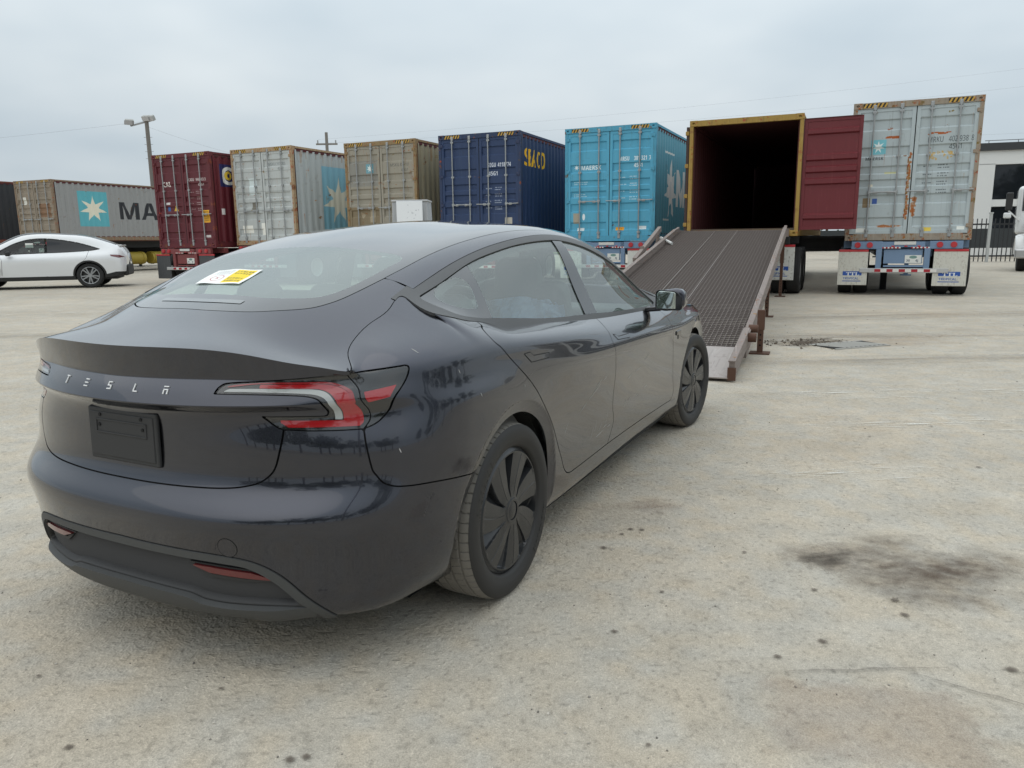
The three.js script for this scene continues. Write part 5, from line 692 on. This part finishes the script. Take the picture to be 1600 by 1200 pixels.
// ---------- steel yard ramp up to the open container ----------
{
  const yaw = .386, F = [Math.sin(yaw), -Math.cos(yaw)];
  const t = thing('loading_ramp', 'long rusty steel loading ramp with grating deck leading up into the open container', 'ramp', null, [2.06, 0, -6.81], -yaw);
  // local: x to the right (0 = right rail), -z up the ramp
  const W = 2.26, L0 = 1.25, L = 10.85, TOP = 1.43, yAt = d => d < L0 ? .035 + d * .09 : d < L - 1.2 ? .148 + (d - L0) / (L - 1.2 - L0) * (TOP - .148) : TOP;
  const rust = canvas(512, 512, (x) => { const r = rng(77); x.fillStyle = '#857a74'; x.fillRect(0, 0, 512, 512); grime(x, 512, 512, r, 300, .2); rustOn(x, 512, 512, .7, r); for (let i = 0; i < 500; i++) { x.fillStyle = `rgba(${170 + r() * 40 | 0},${150 + r() * 30 | 0},${140 + r() * 30 | 0},${r() * .25})`; x.fillRect(r() * 512, r() * 512, 4 + r() * 40, 1 + r() * 3); } }, { repeat: true });
  const RM = new THREE.MeshStandardMaterial({ map: rust, roughness: .7, metalness: .15 }), GM = std(.175, .148, .135, .6, .2), LM = std(.10, .05, .032, .8, .1), plateM = new THREE.MeshStandardMaterial({ roughness: .6, metalness: .2, map: canvas(512, 256, (x) => { const r = rng(31); x.fillStyle = '#a49c97'; x.fillRect(0, 0, 512, 256); grime(x, 512, 256, r, 200, .14); for (let i = 0; i < 260; i++) { x.strokeStyle = `rgba(${r() > .5 ? '225,220,215' : '110,95,88'},${r() * .35})`; x.beginPath(); const a = r() * 512, b = r() * 256; x.moveTo(a, b); x.lineTo(a + (r() - .5) * 30, b + (r() - .5) * 120); x.stroke(); } }) });
  const slab = (d0, d1, x0, x1, lift, th) => { const a = [0, yAt(d0) + lift, -d0], b = [0, yAt(d1) + lift, -d1]; const g = beam(a, b, x1 - x0, th); g.translate((x0 + x1) / 2, 0, 0); return g; };
  const uvRoll = g => { const p = g.attributes.position, u = g.attributes.uv; for (let i = 0; i < p.count; i++) u.setXY(i, (p.getX(i) + p.getY(i)) * .8, p.getZ(i) * .5); return g; };
  { const pp = slab(.0, L0, -W + .06, -.07, 0, .012); mesh('bottom_plate', pp, plateM, t); }
  { const d1 = L - 1.2, bars = []; for (let k = 0; k <= 40; k++) { const x = -W + .08 + (W - .16) * k / 40; bars.push(slab(L0 + .01, d1, x - .005, x + .005, -.02, .045)); } const n = 108; for (let k = 0; k <= n; k++) { const d = L0 + .03 + (d1 - L0 - .05) * k / n; bars.push(box(W - .14, .016, .013, -W / 2, yAt(d) + .002, -d)); } mesh('deck_grating', bars, GM, t); tag(t.children[t.children.length - 1], null, null, null, 'stuff'); }
  mesh('weld_strip', slab(L0, L - 1.2, -W * .64 - .007, -W * .64 + .007, .006, .010), std(.19, .165, .15, .6, .2), t); mesh('weld_strip', slab(L0, L - 1.2, -W * .44 - .007, -W * .44 + .007, .006, .010), std(.19, .165, .15, .6, .2), t);
  mesh('top_plate', [uvRoll(box(W - .04, .02, 1.2, -W / 2, TOP + .005, -L + .6))], RM, t); mesh('dock_lip', box(W - .1, .015, .5, -W / 2, TOP + .012, -L - .2), RM, t);
  mesh('cross_member', Array.from({ length: 12 }, (_, k) => { const d = L0 + .3 + k * .78; return box(W - .1, .10, .07, -W / 2, yAt(d) - .10, -d); }), RM, t);
  for (const x of [-.04, -W + .04]) {
    const parts = []; const seg = (d0, d1, h, lift) => parts.push(uvRoll(slab(d0, d1, x - .026, x + .026, lift, h)));
    seg(.02, L0, .16, .075); seg(L0 - .05, L - 1.2, .20, .0); seg(L - 1.2, L - .02, .16, -.05);
    mesh('side_rail', parts, RM, t);
    const cap = uvRoll(slab(L0 + .1, L - 1.6, x - .034, x + .034, .108, .016)); mesh('rail_cap', [cap, uvRoll(slab(.0, L0 + .2, x - .032, x + .032, .16, .014))], RM, t);
    if (x > -1) { mesh('rail_end', box(.075, .12, .02, x, .075, -.01), LM, t); mesh('roller', cyl(.05, .11, x + .055, yAt(1.4) + .08, -1.35, 'x', 14), LM, t); mesh('roller', cyl(.045, .1, x + .055, yAt(1.7) + .10, -1.62, 'x', 14), LM, t); }
  }
  // adjustable legs with foot plates
  const foot = (x, d, top) => { const holes = []; for (let k = 0; k < 6; k++) holes.push(cyl(.011, .004, x + .001, .10 + k * .06, -d + .033, 'z', 8)); const l = mesh('leg', [box(.062, top - .02, .062, x, top / 2, -d), box(.08, top * .45, .08, x, top * .775, -d), box(.22, .014, .20, x, .009, -d)], LM, t); mesh('pin_hole', holes, std(.01, .008, .006, .9), l); };
  foot(.075, 1.9, .50);
  for (const d of [6.1, 10.6]) { foot(-.12, d, yAt(d) - .10); foot(-W - .06, d, yAt(d) - .04); }
  // guard frame on the left rail
  const g = mesh('guard_frame', [beam([-W - .12, yAt(6.2) + .02, -6.2], [-W - .12, yAt(8.4) + .25, -8.4], .07, .09), beam([-W - .12, yAt(6.2) - .22, -6.2], [-W - .12, yAt(8.4) + .0, -8.4], .06, .07), box(.06, .34, .06, -W - .12, yAt(6.8) + .0, -6.8), box(.06, .34, .06, -W - .12, yAt(8.2) + .06, -8.2)], RM, t); mesh('tow_hook', [rod([-W - .06, yAt(8.2) + .1, -8.2], [-W + .22, yAt(8.0) + .02, -7.9], .03)], std(.6, .6, .58, .5), g);
}
// drain grate in the lot
{ const t = thing('drain_grate', 'slotted drain grate set in the lot right of the ramp', 'drain', null, [4.12, 0, -9.10], .36); const bars = std(.36, .35, .32, .9); for (let k = 0; k < 10; k++) { const g = rbox(.036, .008, .40, .002, 0, .0105, 0, 1); const b = mesh('grate_bar', g, bars, t); b.position.x = -.32 + k * .071; b.rotation.y = .45; } mesh('drain_pit', box(.80, .004, .40, 0, .0075, 0), std(.012, .012, .011, .95), t); mesh('frame', [box(.84, .012, .03, 0, .006, -.215), box(.84, .012, .03, 0, .006, .215)], bars, t); }
// ---------- the white crossover on the left ----------
{
  // sections of the body: [x, z/y pairs from sill to roof centre]
  const S = [ // x: sill(z,y) bulge(z,y) shoulder(z,y) belt(z,y) glass top(z,y) roof centre y
    [-.98, .62, .46, .66, .62, .60, .80, .52, .92, .40, .98, 1.0], [-.90, .74, .40, .78, .64, .73, .86, .66, .98, .50, 1.10, 1.13], [-.75, .82, .34, .86, .66, .83, .94, .76, 1.05, .58, 1.20, 1.24], [-.45, .86, .30, .92, .68, .90, .96, .80, 1.08, .62, 1.30, 1.35],
    [0, .88, .28, .955, .70, .93, .95, .83, 1.06, .63, 1.44, 1.50], [.6, .86, .26, .94, .68, .92, .93, .83, 1.04, .62, 1.52, 1.585], [1.2, .86, .25, .93, .66, .92, .92, .83, 1.02, .61, 1.55, 1.62], [1.7, .86, .25, .93, .66, .92, .91, .83, 1.01, .61, 1.50, 1.60], [2.1, .86, .25, .935, .66, .92, .90, .83, 1.0, .66, 1.33, 1.45],
    [2.5, .87, .26, .945, .68, .92, .90, .82, .985, .74, 1.08, 1.20], [2.9, .88, .28, .95, .70, .91, .89, .78, .96, .60, 1.01, 1.05], [3.3, .84, .28, .91, .66, .86, .82, .70, .90, .5, .95, .97], [3.6, .74, .30, .78, .60, .72, .74, .58, .82, .40, .86, .88], [3.8, .5, .34, .54, .56, .48, .66, .4, .72, .3, .75, .76]];
  const fz = [0, 1, 2, 3, 4].map(j => spl(S.map(r => [r[0], r[1 + 2 * j]]))), fy = [0, 1, 2, 3, 4].map(j => spl(S.map(r => [r[0], r[2 + 2 * j]]))), fc = spl(S.map(r => [r[0], r[11]]));
  const cache = new Map(), P = (x, q) => { const k = Math.round(x * 2000); let s = cache.get(k); if (!s) { const X = k / 2000, pts = []; for (let j = 0; j < 5; j++) pts.push([fz[j](X), fy[j](X)]); pts.push([0, fc(X)]); for (let j = 4; j >= 0; j--) pts.push([-fz[j](X), fy[j](X)]); const t = [0]; for (let i = 1; i < pts.length; i++) t.push(t[i - 1] + Math.hypot(pts[i][0] - pts[i - 1][0], pts[i][1] - pts[i - 1][1])); const T = t[t.length - 1]; s = [spl(t.map((a, i) => [a / T, pts[i][0]])), spl(t.map((a, i) => [a / T, pts[i][1]]))]; cache.set(k, s); } return [x, s[1](q), s[0](q)]; };
  const c = thing('parked_crossover', 'white crossover with tinted rear windows and a crumpled front wing, parked at far left', 'car', null, [-13.2, 0, -24.2], -2.80); c.scale.setScalar(1.03);
  const white = phys(.74, .75, .76, .35, 0, { clearcoat: 1, clearcoatRoughness: .04 }), tint = phys(.014, .015, .017, .05, 0), clad = std(.022, .022, .022, .7);
  const WR = [[0, .365], [2.89, .365]], wheelSd = (p, r) => Math.max(...WR.map(([x, y]) => r - Math.hypot(p[0] - x, p[1] - y)));
  const SIDE = crv([[-.30, 1.135], [-.05, 1.225], [.3, 1.33], [.8, 1.42], [1.2, 1.45], [1.55, 1.42], [1.9, 1.31], [2.2, 1.15], [2.42, 1.03]]).concat([[2.40, 1.0]], crv([[2.38, 1.0], [1.5, 1.03], [.5, 1.06], [-.1, 1.10], [-.30, 1.135]]));
  const sd = (poly, g = .004) => p => sdPoly(p[0], p[1], poly) + g, pan = (f, o = {}) => clipSheet({ P, u: [-.98, 3.8], v: [0, 1], n: [230, 130], sd: f, ev: .004, flange: .015, ...o });
  const low = p => .40 + .02 * Math.sin(p[0]) - p[1]; // dark cladding along the sill
  const isClad = p => p[1] - (.36 + (p[0] < -.3 ? .10 * Math.min(1, (-.3 - p[0]) / .4) : 0)), roofGlass = p => Math.max(sdPoly(p[0], Math.abs(p[2]), [[-.72, .50], [-.3, .54], [.4, .57], [1.7, .57], [2.15, .64], [2.52, .70], [2.66, .3], [2.66, -.3], [-.78, -.3]]), -(p[1] - 1.14));
  const bodyF = p => Math.max(-isClad(p), wheelSd(p, .435), -sd(SIDE, -.004)(p), -roofGlass(p));
  const gap = (x0, y0, x1, y1) => p => { const ex = x1 - x0, ey = y1 - y0, t = Math.min(1, Math.max(0, ((p[0] - x0) * ex + (p[1] - y0) * ey) / (ex * ex + ey * ey))); return .005 - Math.hypot(p[0] - x0 - ex * t, p[1] - y0 - ey * t); };
  const gaps = [gap(1.12, .36, 1.12, 1.05), gap(.42, .36, .36, .55), gap(.36, .55, .05, .88), gap(.05, .88, -.02, 1.08), gap(2.25, .40, 2.2, .85), gap(2.2, .85, 2.28, 1.0)];
  mesh('body', pan(p => Math.max(bodyF(p), ...gaps.map(f => f(p))), { n: [420, 150] }), white, c);
  mesh('roof_glass', pan(p => roofGlass(p) + .004, { off: -.004 }), tint, c);
  const wins = [[p => p[0] - 1.06, p => -1], [p => 1.14 - p[0], p => -1]];
  const glassF = phys(.55, .62, .60, 0, 0, { transmission: 1, thickness: 0, side: THREE.DoubleSide });
  const rw = mesh('rear_side_window', pan(p => Math.max(sd(SIDE)(p), p[0] - 1.07, p[2]), { off: -.006, flange: 0 }), tint, c), rw2 = mesh('rear_side_window', pan(p => Math.max(sd(SIDE)(p), p[0] - 1.07, -p[2]), { off: -.006, flange: 0 }), tint, c), fw = mesh('front_side_window', pan(p => Math.max(sd(SIDE)(p), 1.13 - p[0], p[2]), { off: -.006, flange: 0 }), glassF, c), fw2 = mesh('front_side_window', pan(p => Math.max(sd(SIDE)(p), 1.13 - p[0], -p[2]), { off: -.006, flange: 0 }), glassF, c);
  mesh('window_trim', pan(p => Math.max(sd(SIDE, -.012)(p), -sd(SIDE, .014)(p)), { off: .003 }), clad, c); mesh('door_pillar', pan(p => Math.max(sd(SIDE)(p), Math.abs(p[0] - 1.10) - .04, -p[2]), { off: -.003 }), clad, c);
  mesh('sill_cladding', pan(p => Math.max(isClad(p), wheelSd(p, .40)), { off: .004 }), clad, c);
  mesh('arch_cladding', pan(p => Math.max(Math.min(...WR.map(([x, y]) => Math.hypot(p[0] - x, p[1] - y) - .445)), wheelSd(p, .395)), { off: .006 }), clad, c);
  for (const s of [1, -1]) { const f = p => Math.max(sdPoly(p[0], p[1], [[-.94, .90], [-.80, .955], [-.56, .965], [-.62, .915], [-.80, .87]]), -p[2] * s + .1); mesh('tail_lamp', pan(f, { off: .006 }), phys(.14, .03, .035, .15, 0, { clearcoat: 1 }), c); }
  mesh('tail_panel', (() => { const pts = []; const g = []; const q = []; for (let i = 0; i <= 40; i++) q.push(P(-.975, i / 40)); const pos = []; for (let i = 0; i < 40; i++) pos.push(-.99, .78, 0, ...q[i], ...q[i + 1]); const h = new THREE.BufferGeometry(); h.setAttribute('position', new THREE.Float32BufferAttribute(pos, 3)); h.computeVertexNormals(); return h; })(), white, c).material.side = THREE.DoubleSide;
  mesh('rear_bumper', rbox(.16, .34, 1.36, .06, -.93, .50, 0, 3), clad, c);
  mesh('tail_spoiler', [rbox(.12, .03, 1.0, .012, -.82, 1.235, 0, 2)], white, c);
  mesh('underbody', box(4.2, .12, 1.5, 1.4, .30, 0), clad, c);
  mesh('inner_body', pan(p => Math.max(-1, wheelSd(p, .5), -sd(SIDE, .02)(p)), { off: -.05, flange: 0, n: [120, 70] }), std(.03, .03, .03, .9, 0, { side: THREE.DoubleSide }), c);
  const tyre = new THREE.LatheGeometry(crv([[.25, -.11], [.31, -.125], [.345, -.115], [.362, -.09], [.365, 0], [.362, .09], [.345, .115], [.31, .125], [.25, .11]], 3).map(a => new THREE.Vector2(...a)), 48); tyre.rotateX(Math.PI / 2);
  const spokes = []; for (let k = 0; k < 10; k++) { const a = k * Math.PI / 5, g = new THREE.BoxGeometry(.19, .035, .02); g.translate(.145, 0, 0); g.rotateZ(a + (k % 2 ? .12 : -.12)); g.translate(0, 0, .095); spokes.push(g); } const rimr = new THREE.TorusGeometry(.245, .014, 8, 48); rimr.translate(0, 0, .10); spokes.push(rimr, cyl(.055, .03, 0, 0, .095, 'z', 20));
  for (const [x, s] of [[0, 1], [2.89, 1], [0, -1], [2.89, -1]]) { const w = mesh('wheel', tyre, rubberT, c); w.position.set(x, .365, .80 * s); if (s < 0) w.rotation.y = Math.PI; mesh('alloy_rim', join(spokes), std(.36, .37, .38, .35, .8), w); mesh('rim_barrel', join([cyl(.245, .02, 0, 0, .0, 'z', 40), cyl(.16, .02, 0, 0, .05, 'z', 30)]), std(.03, .03, .03, .6), w); }
  for (const s of [1, -1]) { mesh('door_mirror', rbox(.12, .13, .20, .045, 2.02, 1.03, s * .99, 4), clad, c); mesh('door_handle', [rbox(.18, .022, .012, .005, .24, .885, s * .935), rbox(.18, .022, .012, .005, 1.28, .875, s * .93)], white, c); }
  mesh('front_seat', [rbox(.18, .7, 1.3, .08, 1.1, .9, 0, 3)], std(.04, .04, .04, .8), c); mesh('window_paper', rbox(.20, .13, .01, .004, 1.52, 1.26, -.70), std(.8, .8, .76, .7), c);
  // crumpled front wing: creased sheet pushed out of shape over the damage
  const dent = gridGeo(16, 10, (u, v, i, j) => { const x = 2.28 + u * .42, y = .45 + v * .50; return [x + (rnd() - .5) * .03, y + (rnd() - .5) * .03, -(P(x, .10)[2] * .0 + .955 + (rnd() - .55) * .05 * Math.sin(Math.PI * u) * 1.6)]; }); mesh('crumpled_wing', toCreasedNormals(dent, .2), phys(.70, .71, .72, .4, 0, { clearcoat: .5, side: THREE.DoubleSide }), c);
}
// ---------- poles and wires ----------
const wood = std(.20, .185, .165, .95), steelG = std(.34, .35, .35, .6, .3);
{
  const t = thing('light_pole', 'grey timber pole with two floodlights on a crossarm behind the maroon container', 'light pole', null, [-21.1, 0, -46]);
  mesh('pole', cyl(.15, 8.6, 0, 4.3, 0, 'y', 14, .11), wood, t); mesh('crossarm', [beam([-.95, 8.05, 0], [.35, 8.35, 0], .08)], steelG, t);
  for (const [x, y, r] of [[-.95, 8.25, .6], [.05, 8.45, -.2], [.32, 8.45, -.35]]) { const g = rbox(.46, .30, .24, .05, 0, 0, 0, 2); g.rotateX(.5); g.rotateY(r); g.translate(x, y, .1); const f = mesh('floodlight', g, std(.36, .36, .34, .6), t); const l = new THREE.PlaneGeometry(.44, .26); l.rotateX(.5); l.rotateY(r); l.translate(x, y - .06, .24); mesh('lamp_glass', l, std(.6, .62, .62, .2), f); }
  for (const y of [6.2, 6.6, 7.0, 7.4]) mesh('climbing_step', cyl(.012, .5, 0, y, 0, 'x', 6), steelG, t);
}
{
  const t = thing('utility_pole', 'distant wooden utility pole with a short crossarm between the pale grey and tan containers', 'utility pole', null, [-16.25, 0, -70]);
  mesh('pole', cyl(.2, 10.8, 0, 5.4, 0, 'y', 12, .13), wood, t); mesh('crossarm', box(1.9, .14, .12, 0, 9.8, 0), wood, t); for (const x of [-.8, .0, .8]) mesh('insulator', cyl(.06, .28, x, 10.0, 0, 'y', 8), steelG, t);
}
function wire(a, b, sag, label, r = .012) { const A = new THREE.Vector3(...a), B = new THREE.Vector3(...b), pts = []; for (let i = 0; i <= 40; i++) { const q = i / 40, p = A.clone().lerp(B, q); p.y -= sag * 4 * q * (1 - q); pts.push(p); } const m = mesh('power_line', new THREE.TubeGeometry(new THREE.CatmullRomCurve3(pts), 80, r, 5), std(.32, .33, .34, .8)); tag(m, label, 'power line'); }
wire([-90, 9.0, -66], [-21.1, 8.3, -46], 1.0, 'thin cable running from the left edge to the floodlight pole', .0045);
wire([-21.1, 8.0, -46], [-16.25, 7.6, -70], .5, 'sagging cable from the floodlight pole down toward the distant utility pole', .0045);
wire([-16.25, 9.9, -70], [75, 17.0, -66], 1.2, 'lower of two long cables rising to the upper right sky', .005);
wire([-17.0, 10.2, -70], [75, 18.6, -66], .9, 'upper of two long cables rising to the upper right sky', .0045);
wire([10, 8.5, -62], [75, 10.5, -58], .6, 'short cable just above the white building roof', .0045);
// ---------- white framed building, fence, lorry ----------
{
  const t = thing('office_building', 'modern two-storey building with a white frame and large dark windows behind the fence', 'building', null, [27.9, 0, -46], -.30);
  const wallW = std(.70, .70, .68, .7), dkg = phys(.012, .014, .018, .04, 0), alu = std(.22, .23, .24, .4, .5);
  mesh('wall', [box(24, .8, .5, 11.6, 5.65, 0), box(24, .4, .4, 11.6, 3.05, 0), box(.95, 5.3, .5, .15, 2.65, 0), box(.95, 5.3, .5, 8.0, 2.65, 0), box(.95, 5.3, .5, 16.0, 2.65, 0), box(24, .5, .4, 11.6, .25, 0), box(24, 6.0, .3, 11.6, 3.0, -8)], wallW, t);
  mesh('roof_edge', [box(24.4, .42, .7, 11.6, 6.25, .05)], std(.035, .037, .04, .6), t); mesh('roof', box(24, .2, 8.4, 11.6, 6.05, -4), std(.3, .3, .3, .9), t);
  mesh('roof_railing', [beam([0, 6.62, .1], [23, 6.62, .1], .04), ...Array.from({ length: 16 }, (_, k) => beam([k * 1.5 + .2, 6.4, .1], [k * 1.5 + .2, 6.64, .1], .035))], alu, t);
  for (const b of [-4.2, .62, 8.48]) for (const [y0, h] of [[3.25, 2.0], [.5, 2.35]]) for (let k = 0; k < 2; k++) { const w = b < 0 ? 1.9 : 3.42, win = mesh('window', box(w - .06, h - .04, .06, b + w * (k + .5), y0 + h / 2, .05), dkg, t); mesh('mullion', box(.09, h, .12, b + w * (k + 1) - .02, y0 + h / 2, .08), alu, win); }
  mesh('wall', [box(.4, 6, .5, -4.4, 3, 0), box(4.2, .8, .5, -2.4, 5.65, 0), box(4.2, .4, .4, -2.4, 3.05, 0)], wallW, t); mesh('side_wall', [box(.3, 6, 8, -4.45, 3, -4), box(.3, 6, 8, 23.5, 3, -4)], wallW, t);
}
{
  const t = thing('yard_fence', 'black steel bar fence with a solid lower screen in front of the white building', 'fence', null, [17.4, 0, -36.2], -.20), bl = std(.014, .015, .017, .5), bg = box(.035, 1.95, .035, 0, 1.0, 0);
  for (let k = 0; k < 64; k++) { const b = mesh('bar', bg, bl, t); b.position.x = k * .19; } mesh('rail', box(12.4, .07, .06, 6, 1.72, 0), bl, t); mesh('rail', box(12.4, .07, .06, 6, .28, 0), bl, t);
  for (let k = 0; k < 5; k++) mesh('post', join([box(.11, 2.2, .11, 4.72 + (k - 1) * 2.9, 1.1, .02), box(.15, .06, .15, 4.72 + (k - 1) * 2.9, 2.22, .02)]), k === 1 ? std(.42, .43, .42, .6) : bl, t);
  const s = mesh('screen_wall', box(22, 1.0, .15, 9, 1.05, -5.5), std(.035, .040, .042, .8), t);
}
{
  const t = thing('white_lorry', 'front corner of a white lorry cut off by the right edge of the view', 'lorry', null, [17.42, 0, -26.6], -.55), w = phys(.72, .72, .71, .3, 0, { clearcoat: 1 }), bk = std(.02, .02, .02, .6);
  const hood = new RoundedBoxGeometry(1.5, .62, 1.9, 4, .16); hood.translate(1.1, 1.42, -.35); const fen = new THREE.TorusGeometry(.63, .10, 10, 24, Math.PI); fen.scale(1, 1, 2.6); fen.rotateY(Math.PI / 2); fen.translate(.36, .56, -.35);
  mesh('bonnet', hood, w, t); mesh('front_wing', fen, w, t); mesh('cab', [rbox(2.2, 1.7, 1.8, .14, 1.2, 2.1, -2.1, 3)], w, t); mesh('windscreen', rbox(1.9, .75, .05, .02, 1.2, 2.45, -1.19), M.frit, t);
  for (const x of [.36, 2.1]) { const q = mesh('wheel', TWHEEL.t, rubberT, t); q.position.set(x, .527, -.35); const r = mesh('rim', TWHEEL.r, std(.62, .63, .64, .25, .8), q); r.rotation.y = Math.PI; }
  mesh('front_bumper', rbox(2.1, .32, .25, .06, 1.15, .62, .62), std(.5, .5, .5, .3, .7), t); mesh('step', [rbox(.5, .5, 1.0, .05, .36, .72, -1.6)], bk, t);
  const m = mesh('door_mirror', rbox(.22, .62, .16, .05, -.16, 2.42, -1.0, 3), bk, t); mesh('mirror_bracket', [beam([-.16, 2.1, -1.0], [.2, 1.75, -1.2], .04), rbox(.24, .2, .16, .05, -.18, 1.93, -1.0)], w, m);
}
// ---------- grey cabinet with a white sheet, seen over the roof of the saloon ----------
{ const t = thing('grey_cabinet', 'grey sloped cabinet top showing just above the saloon roof', 'cabinet', null, [-1.81, 0, -13.9], -.05); const sh = new THREE.Shape(); sh.moveTo(-.36, 0); sh.lineTo(.37, 0); sh.lineTo(.30, 2.0); sh.lineTo(-.30, 2.0); const g = new THREE.ExtrudeGeometry(sh, { depth: .5, bevelEnabled: true, bevelSize: .015, bevelThickness: .015, bevelSegments: 1 }); g.translate(0, 0, -.55); mesh('housing', g, std(.42, .43, .44, .6), t); mesh('door', rbox(.5, 1.4, .02, .006, 0, .85, .015), std(.40, .41, .42, .6), t); mesh('cap', rbox(.66, .03, .56, .01, 0, 2.02, -.29), std(.5, .5, .5, .5), t);
  const p = thing('white_sheet', 'white paper sheet fixed to the grey cabinet above the saloon roof', 'sheet', null, [-1.80, 1.70, -13.86], -.05); mesh('paper', rbox(.47, .62, .006, .003, 0, 0, .01), new THREE.MeshStandardMaterial({ roughness: .7, map: canvas(128, 160, (x) => { const r = rng(2); x.fillStyle = '#eef0f2'; x.fillRect(0, 0, 128, 160); for (let i = 0; i < 26; i++) { x.fillStyle = 'rgba(90,95,105,.6)'; x.fillRect(8 + r() * 110, 12 + r() * 140, 2 + r() * 4, 1 + r() * 2); } }) }), p); }
// ---------- dark steel frame standing between the open container and the light grey one ----------
{ const t = thing('steel_gooseneck', 'long black steel trailer beam crossing between the ramp and the light grey container', 'trailer', null, [6.2, 0, -19.6], -.36); mesh('beam', [box(3.4, .30, .14, 1.7, 1.12, 0), box(3.4, .06, .26, 1.7, 1.27, 0), box(3.4, .06, .26, 1.7, .97, 0)], PAINT.black, t); mesh('support_leg', box(.14, 1.0, .14, .4, .5, -.1), PAINT.black, t); mesh('support_leg', box(.14, 1.0, .14, 3.1, .5, -.1), PAINT.black, t); }
// ---------- trees and verge ----------
const leafM = [std(.045, .075, .025, .75, 0, { side: THREE.DoubleSide }), std(.06, .085, .03, .75, 0, { side: THREE.DoubleSide })], barkM = std(.11, .09, .07, .95);
function leafClump(n, R, s) { const p = [], nn = [], id = []; for (let i = 0; i < n; i++) { const a = rnd() * 6.283, b = Math.acos(2 * rnd() - 1), r = R * Math.cbrt(rr(.25, 1)), c = new THREE.Vector3(Math.sin(b) * Math.cos(a) * r, Math.cos(b) * r * .75, Math.sin(b) * Math.sin(a) * r), q = new THREE.Quaternion().setFromEuler(new THREE.Euler(rnd() * 6, rnd() * 6, rnd() * 6)); const k = s * rr(.6, 1.3), nv = new THREE.Vector3(0, 0, 1).applyQuaternion(q); for (const v of [[-.35, 0], [0, -.8], [.35, 0], [0, .8]]) { const w = new THREE.Vector3(v[0] * k, v[1] * k, 0).applyQuaternion(q).add(c); p.push(w.x, w.y, w.z); nn.push(nv.x, nv.y, nv.z); } id.push(i * 4, i * 4 + 1, i * 4 + 2, i * 4, i * 4 + 2, i * 4 + 3); } const g = new THREE.BufferGeometry(); g.setAttribute('position', new THREE.Float32BufferAttribute(p, 3)); g.setAttribute('normal', new THREE.Float32BufferAttribute(nn, 3)); g.setAttribute('uv', new THREE.Float32BufferAttribute(new Float32Array(p.length / 3 * 2), 2)); g.setIndex(id); return g; }
function treeThing(x, z, h, label, k) {
  const t = thing('leafy_tree', label, 'tree', 'trees round the lot', [x, 0, z], rnd() * 6), cr = [], tr = [cyl(.16 * h / 6, h * .55, 0, h * .27, 0, 'y', 9, .09 * h / 6)];
  for (let i = 0; i < 13; i++) { const a = rnd() * 6.28, r = h * rr(.05, .28), y = h * rr(.42, .92), q = [Math.cos(a) * r, y, Math.sin(a) * r]; const g = leafClump(170, h * rr(.12, .19), h * .030); g.translate(...q); cr.push(g); tr.push(rod([0, h * .40 + rnd() * .1 * h, 0], q, .022 * h / 6, 5)); }
  mesh('crown', cr, leafM[k % 2], t); mesh('trunk', tr, barkM, t); return t;
}

const BACK = 'leafy tree standing outside the view behind the camera';
for (let i = 0; i < 14; i++) treeThing(-22 + i * 3.1 + rr(-1, 1), 19 + rr(-2, 4), rr(6, 9.5), BACK, i);
for (let i = 0; i < 8; i++) treeThing(30 + rr(-2, 5), 14 - i * 4.2, rr(5, 8), 'leafy tree standing outside the view beyond the right side of the lot', i);
for (let i = 0; i < 5; i++) treeThing(19.5 + i * 2.3, -63 + rr(-1.5, 1.5), rr(4.2, 5.6), 'dark bushy tree on the far verge, seen below the open red container door', i);
{ const t = thing('wooden_pole', 'wooden pole standing outside the view behind the camera', 'pole', null, [2.6, 0, 7.5]); mesh('post', cyl(.15, 9, 0, 4.5, 0, 'y', 12, .12), wood, t); mesh('crossarm', box(2.2, .14, .12, 0, 8.3, 0), wood, t); }
{ const g = new THREE.PlaneGeometry(70, 14, 60, 12); g.rotateX(-Math.PI / 2); const p = g.attributes.position; for (let i = 0; i < p.count; i++) p.setY(i, .03 + .06 * noise.noise(p.getX(i) * .6, 0, p.getZ(i) * .6) + .05); g.computeVertexNormals(); g.translate(38, 0, -70); const m = mesh('grass_verge', g, std(.09, .12, .035, .95)); m.userData.kind = 'structure';
  const bl = new THREE.BufferGeometry(); bl.setAttribute('position', new THREE.Float32BufferAttribute([-.01, 0, 0, .01, 0, 0, 0, 1, .1], 3)); bl.computeVertexNormals(); const n = 9000, im = new THREE.InstancedMesh(bl, std(.10, .15, .04, .9, 0, { side: THREE.DoubleSide }), n), mm = new THREE.Matrix4(), q = new THREE.Quaternion(); for (let i = 0; i < n; i++) { q.setFromEuler(new THREE.Euler(rr(-.3, .3), rnd() * 6, rr(-.3, .3))); mm.compose(new THREE.Vector3(rr(5, 70), .05, -63.2 - rnd() * 9), q, new THREE.Vector3(3, rr(.08, .22), 1)); im.setMatrixAt(i, mm); } im.name = 'grass'; scene.add(im); tag(im, 'strip of green grass at the far edge of the lot', 'grass', null, 'stuff'); }
renderer.render(scene, camera);
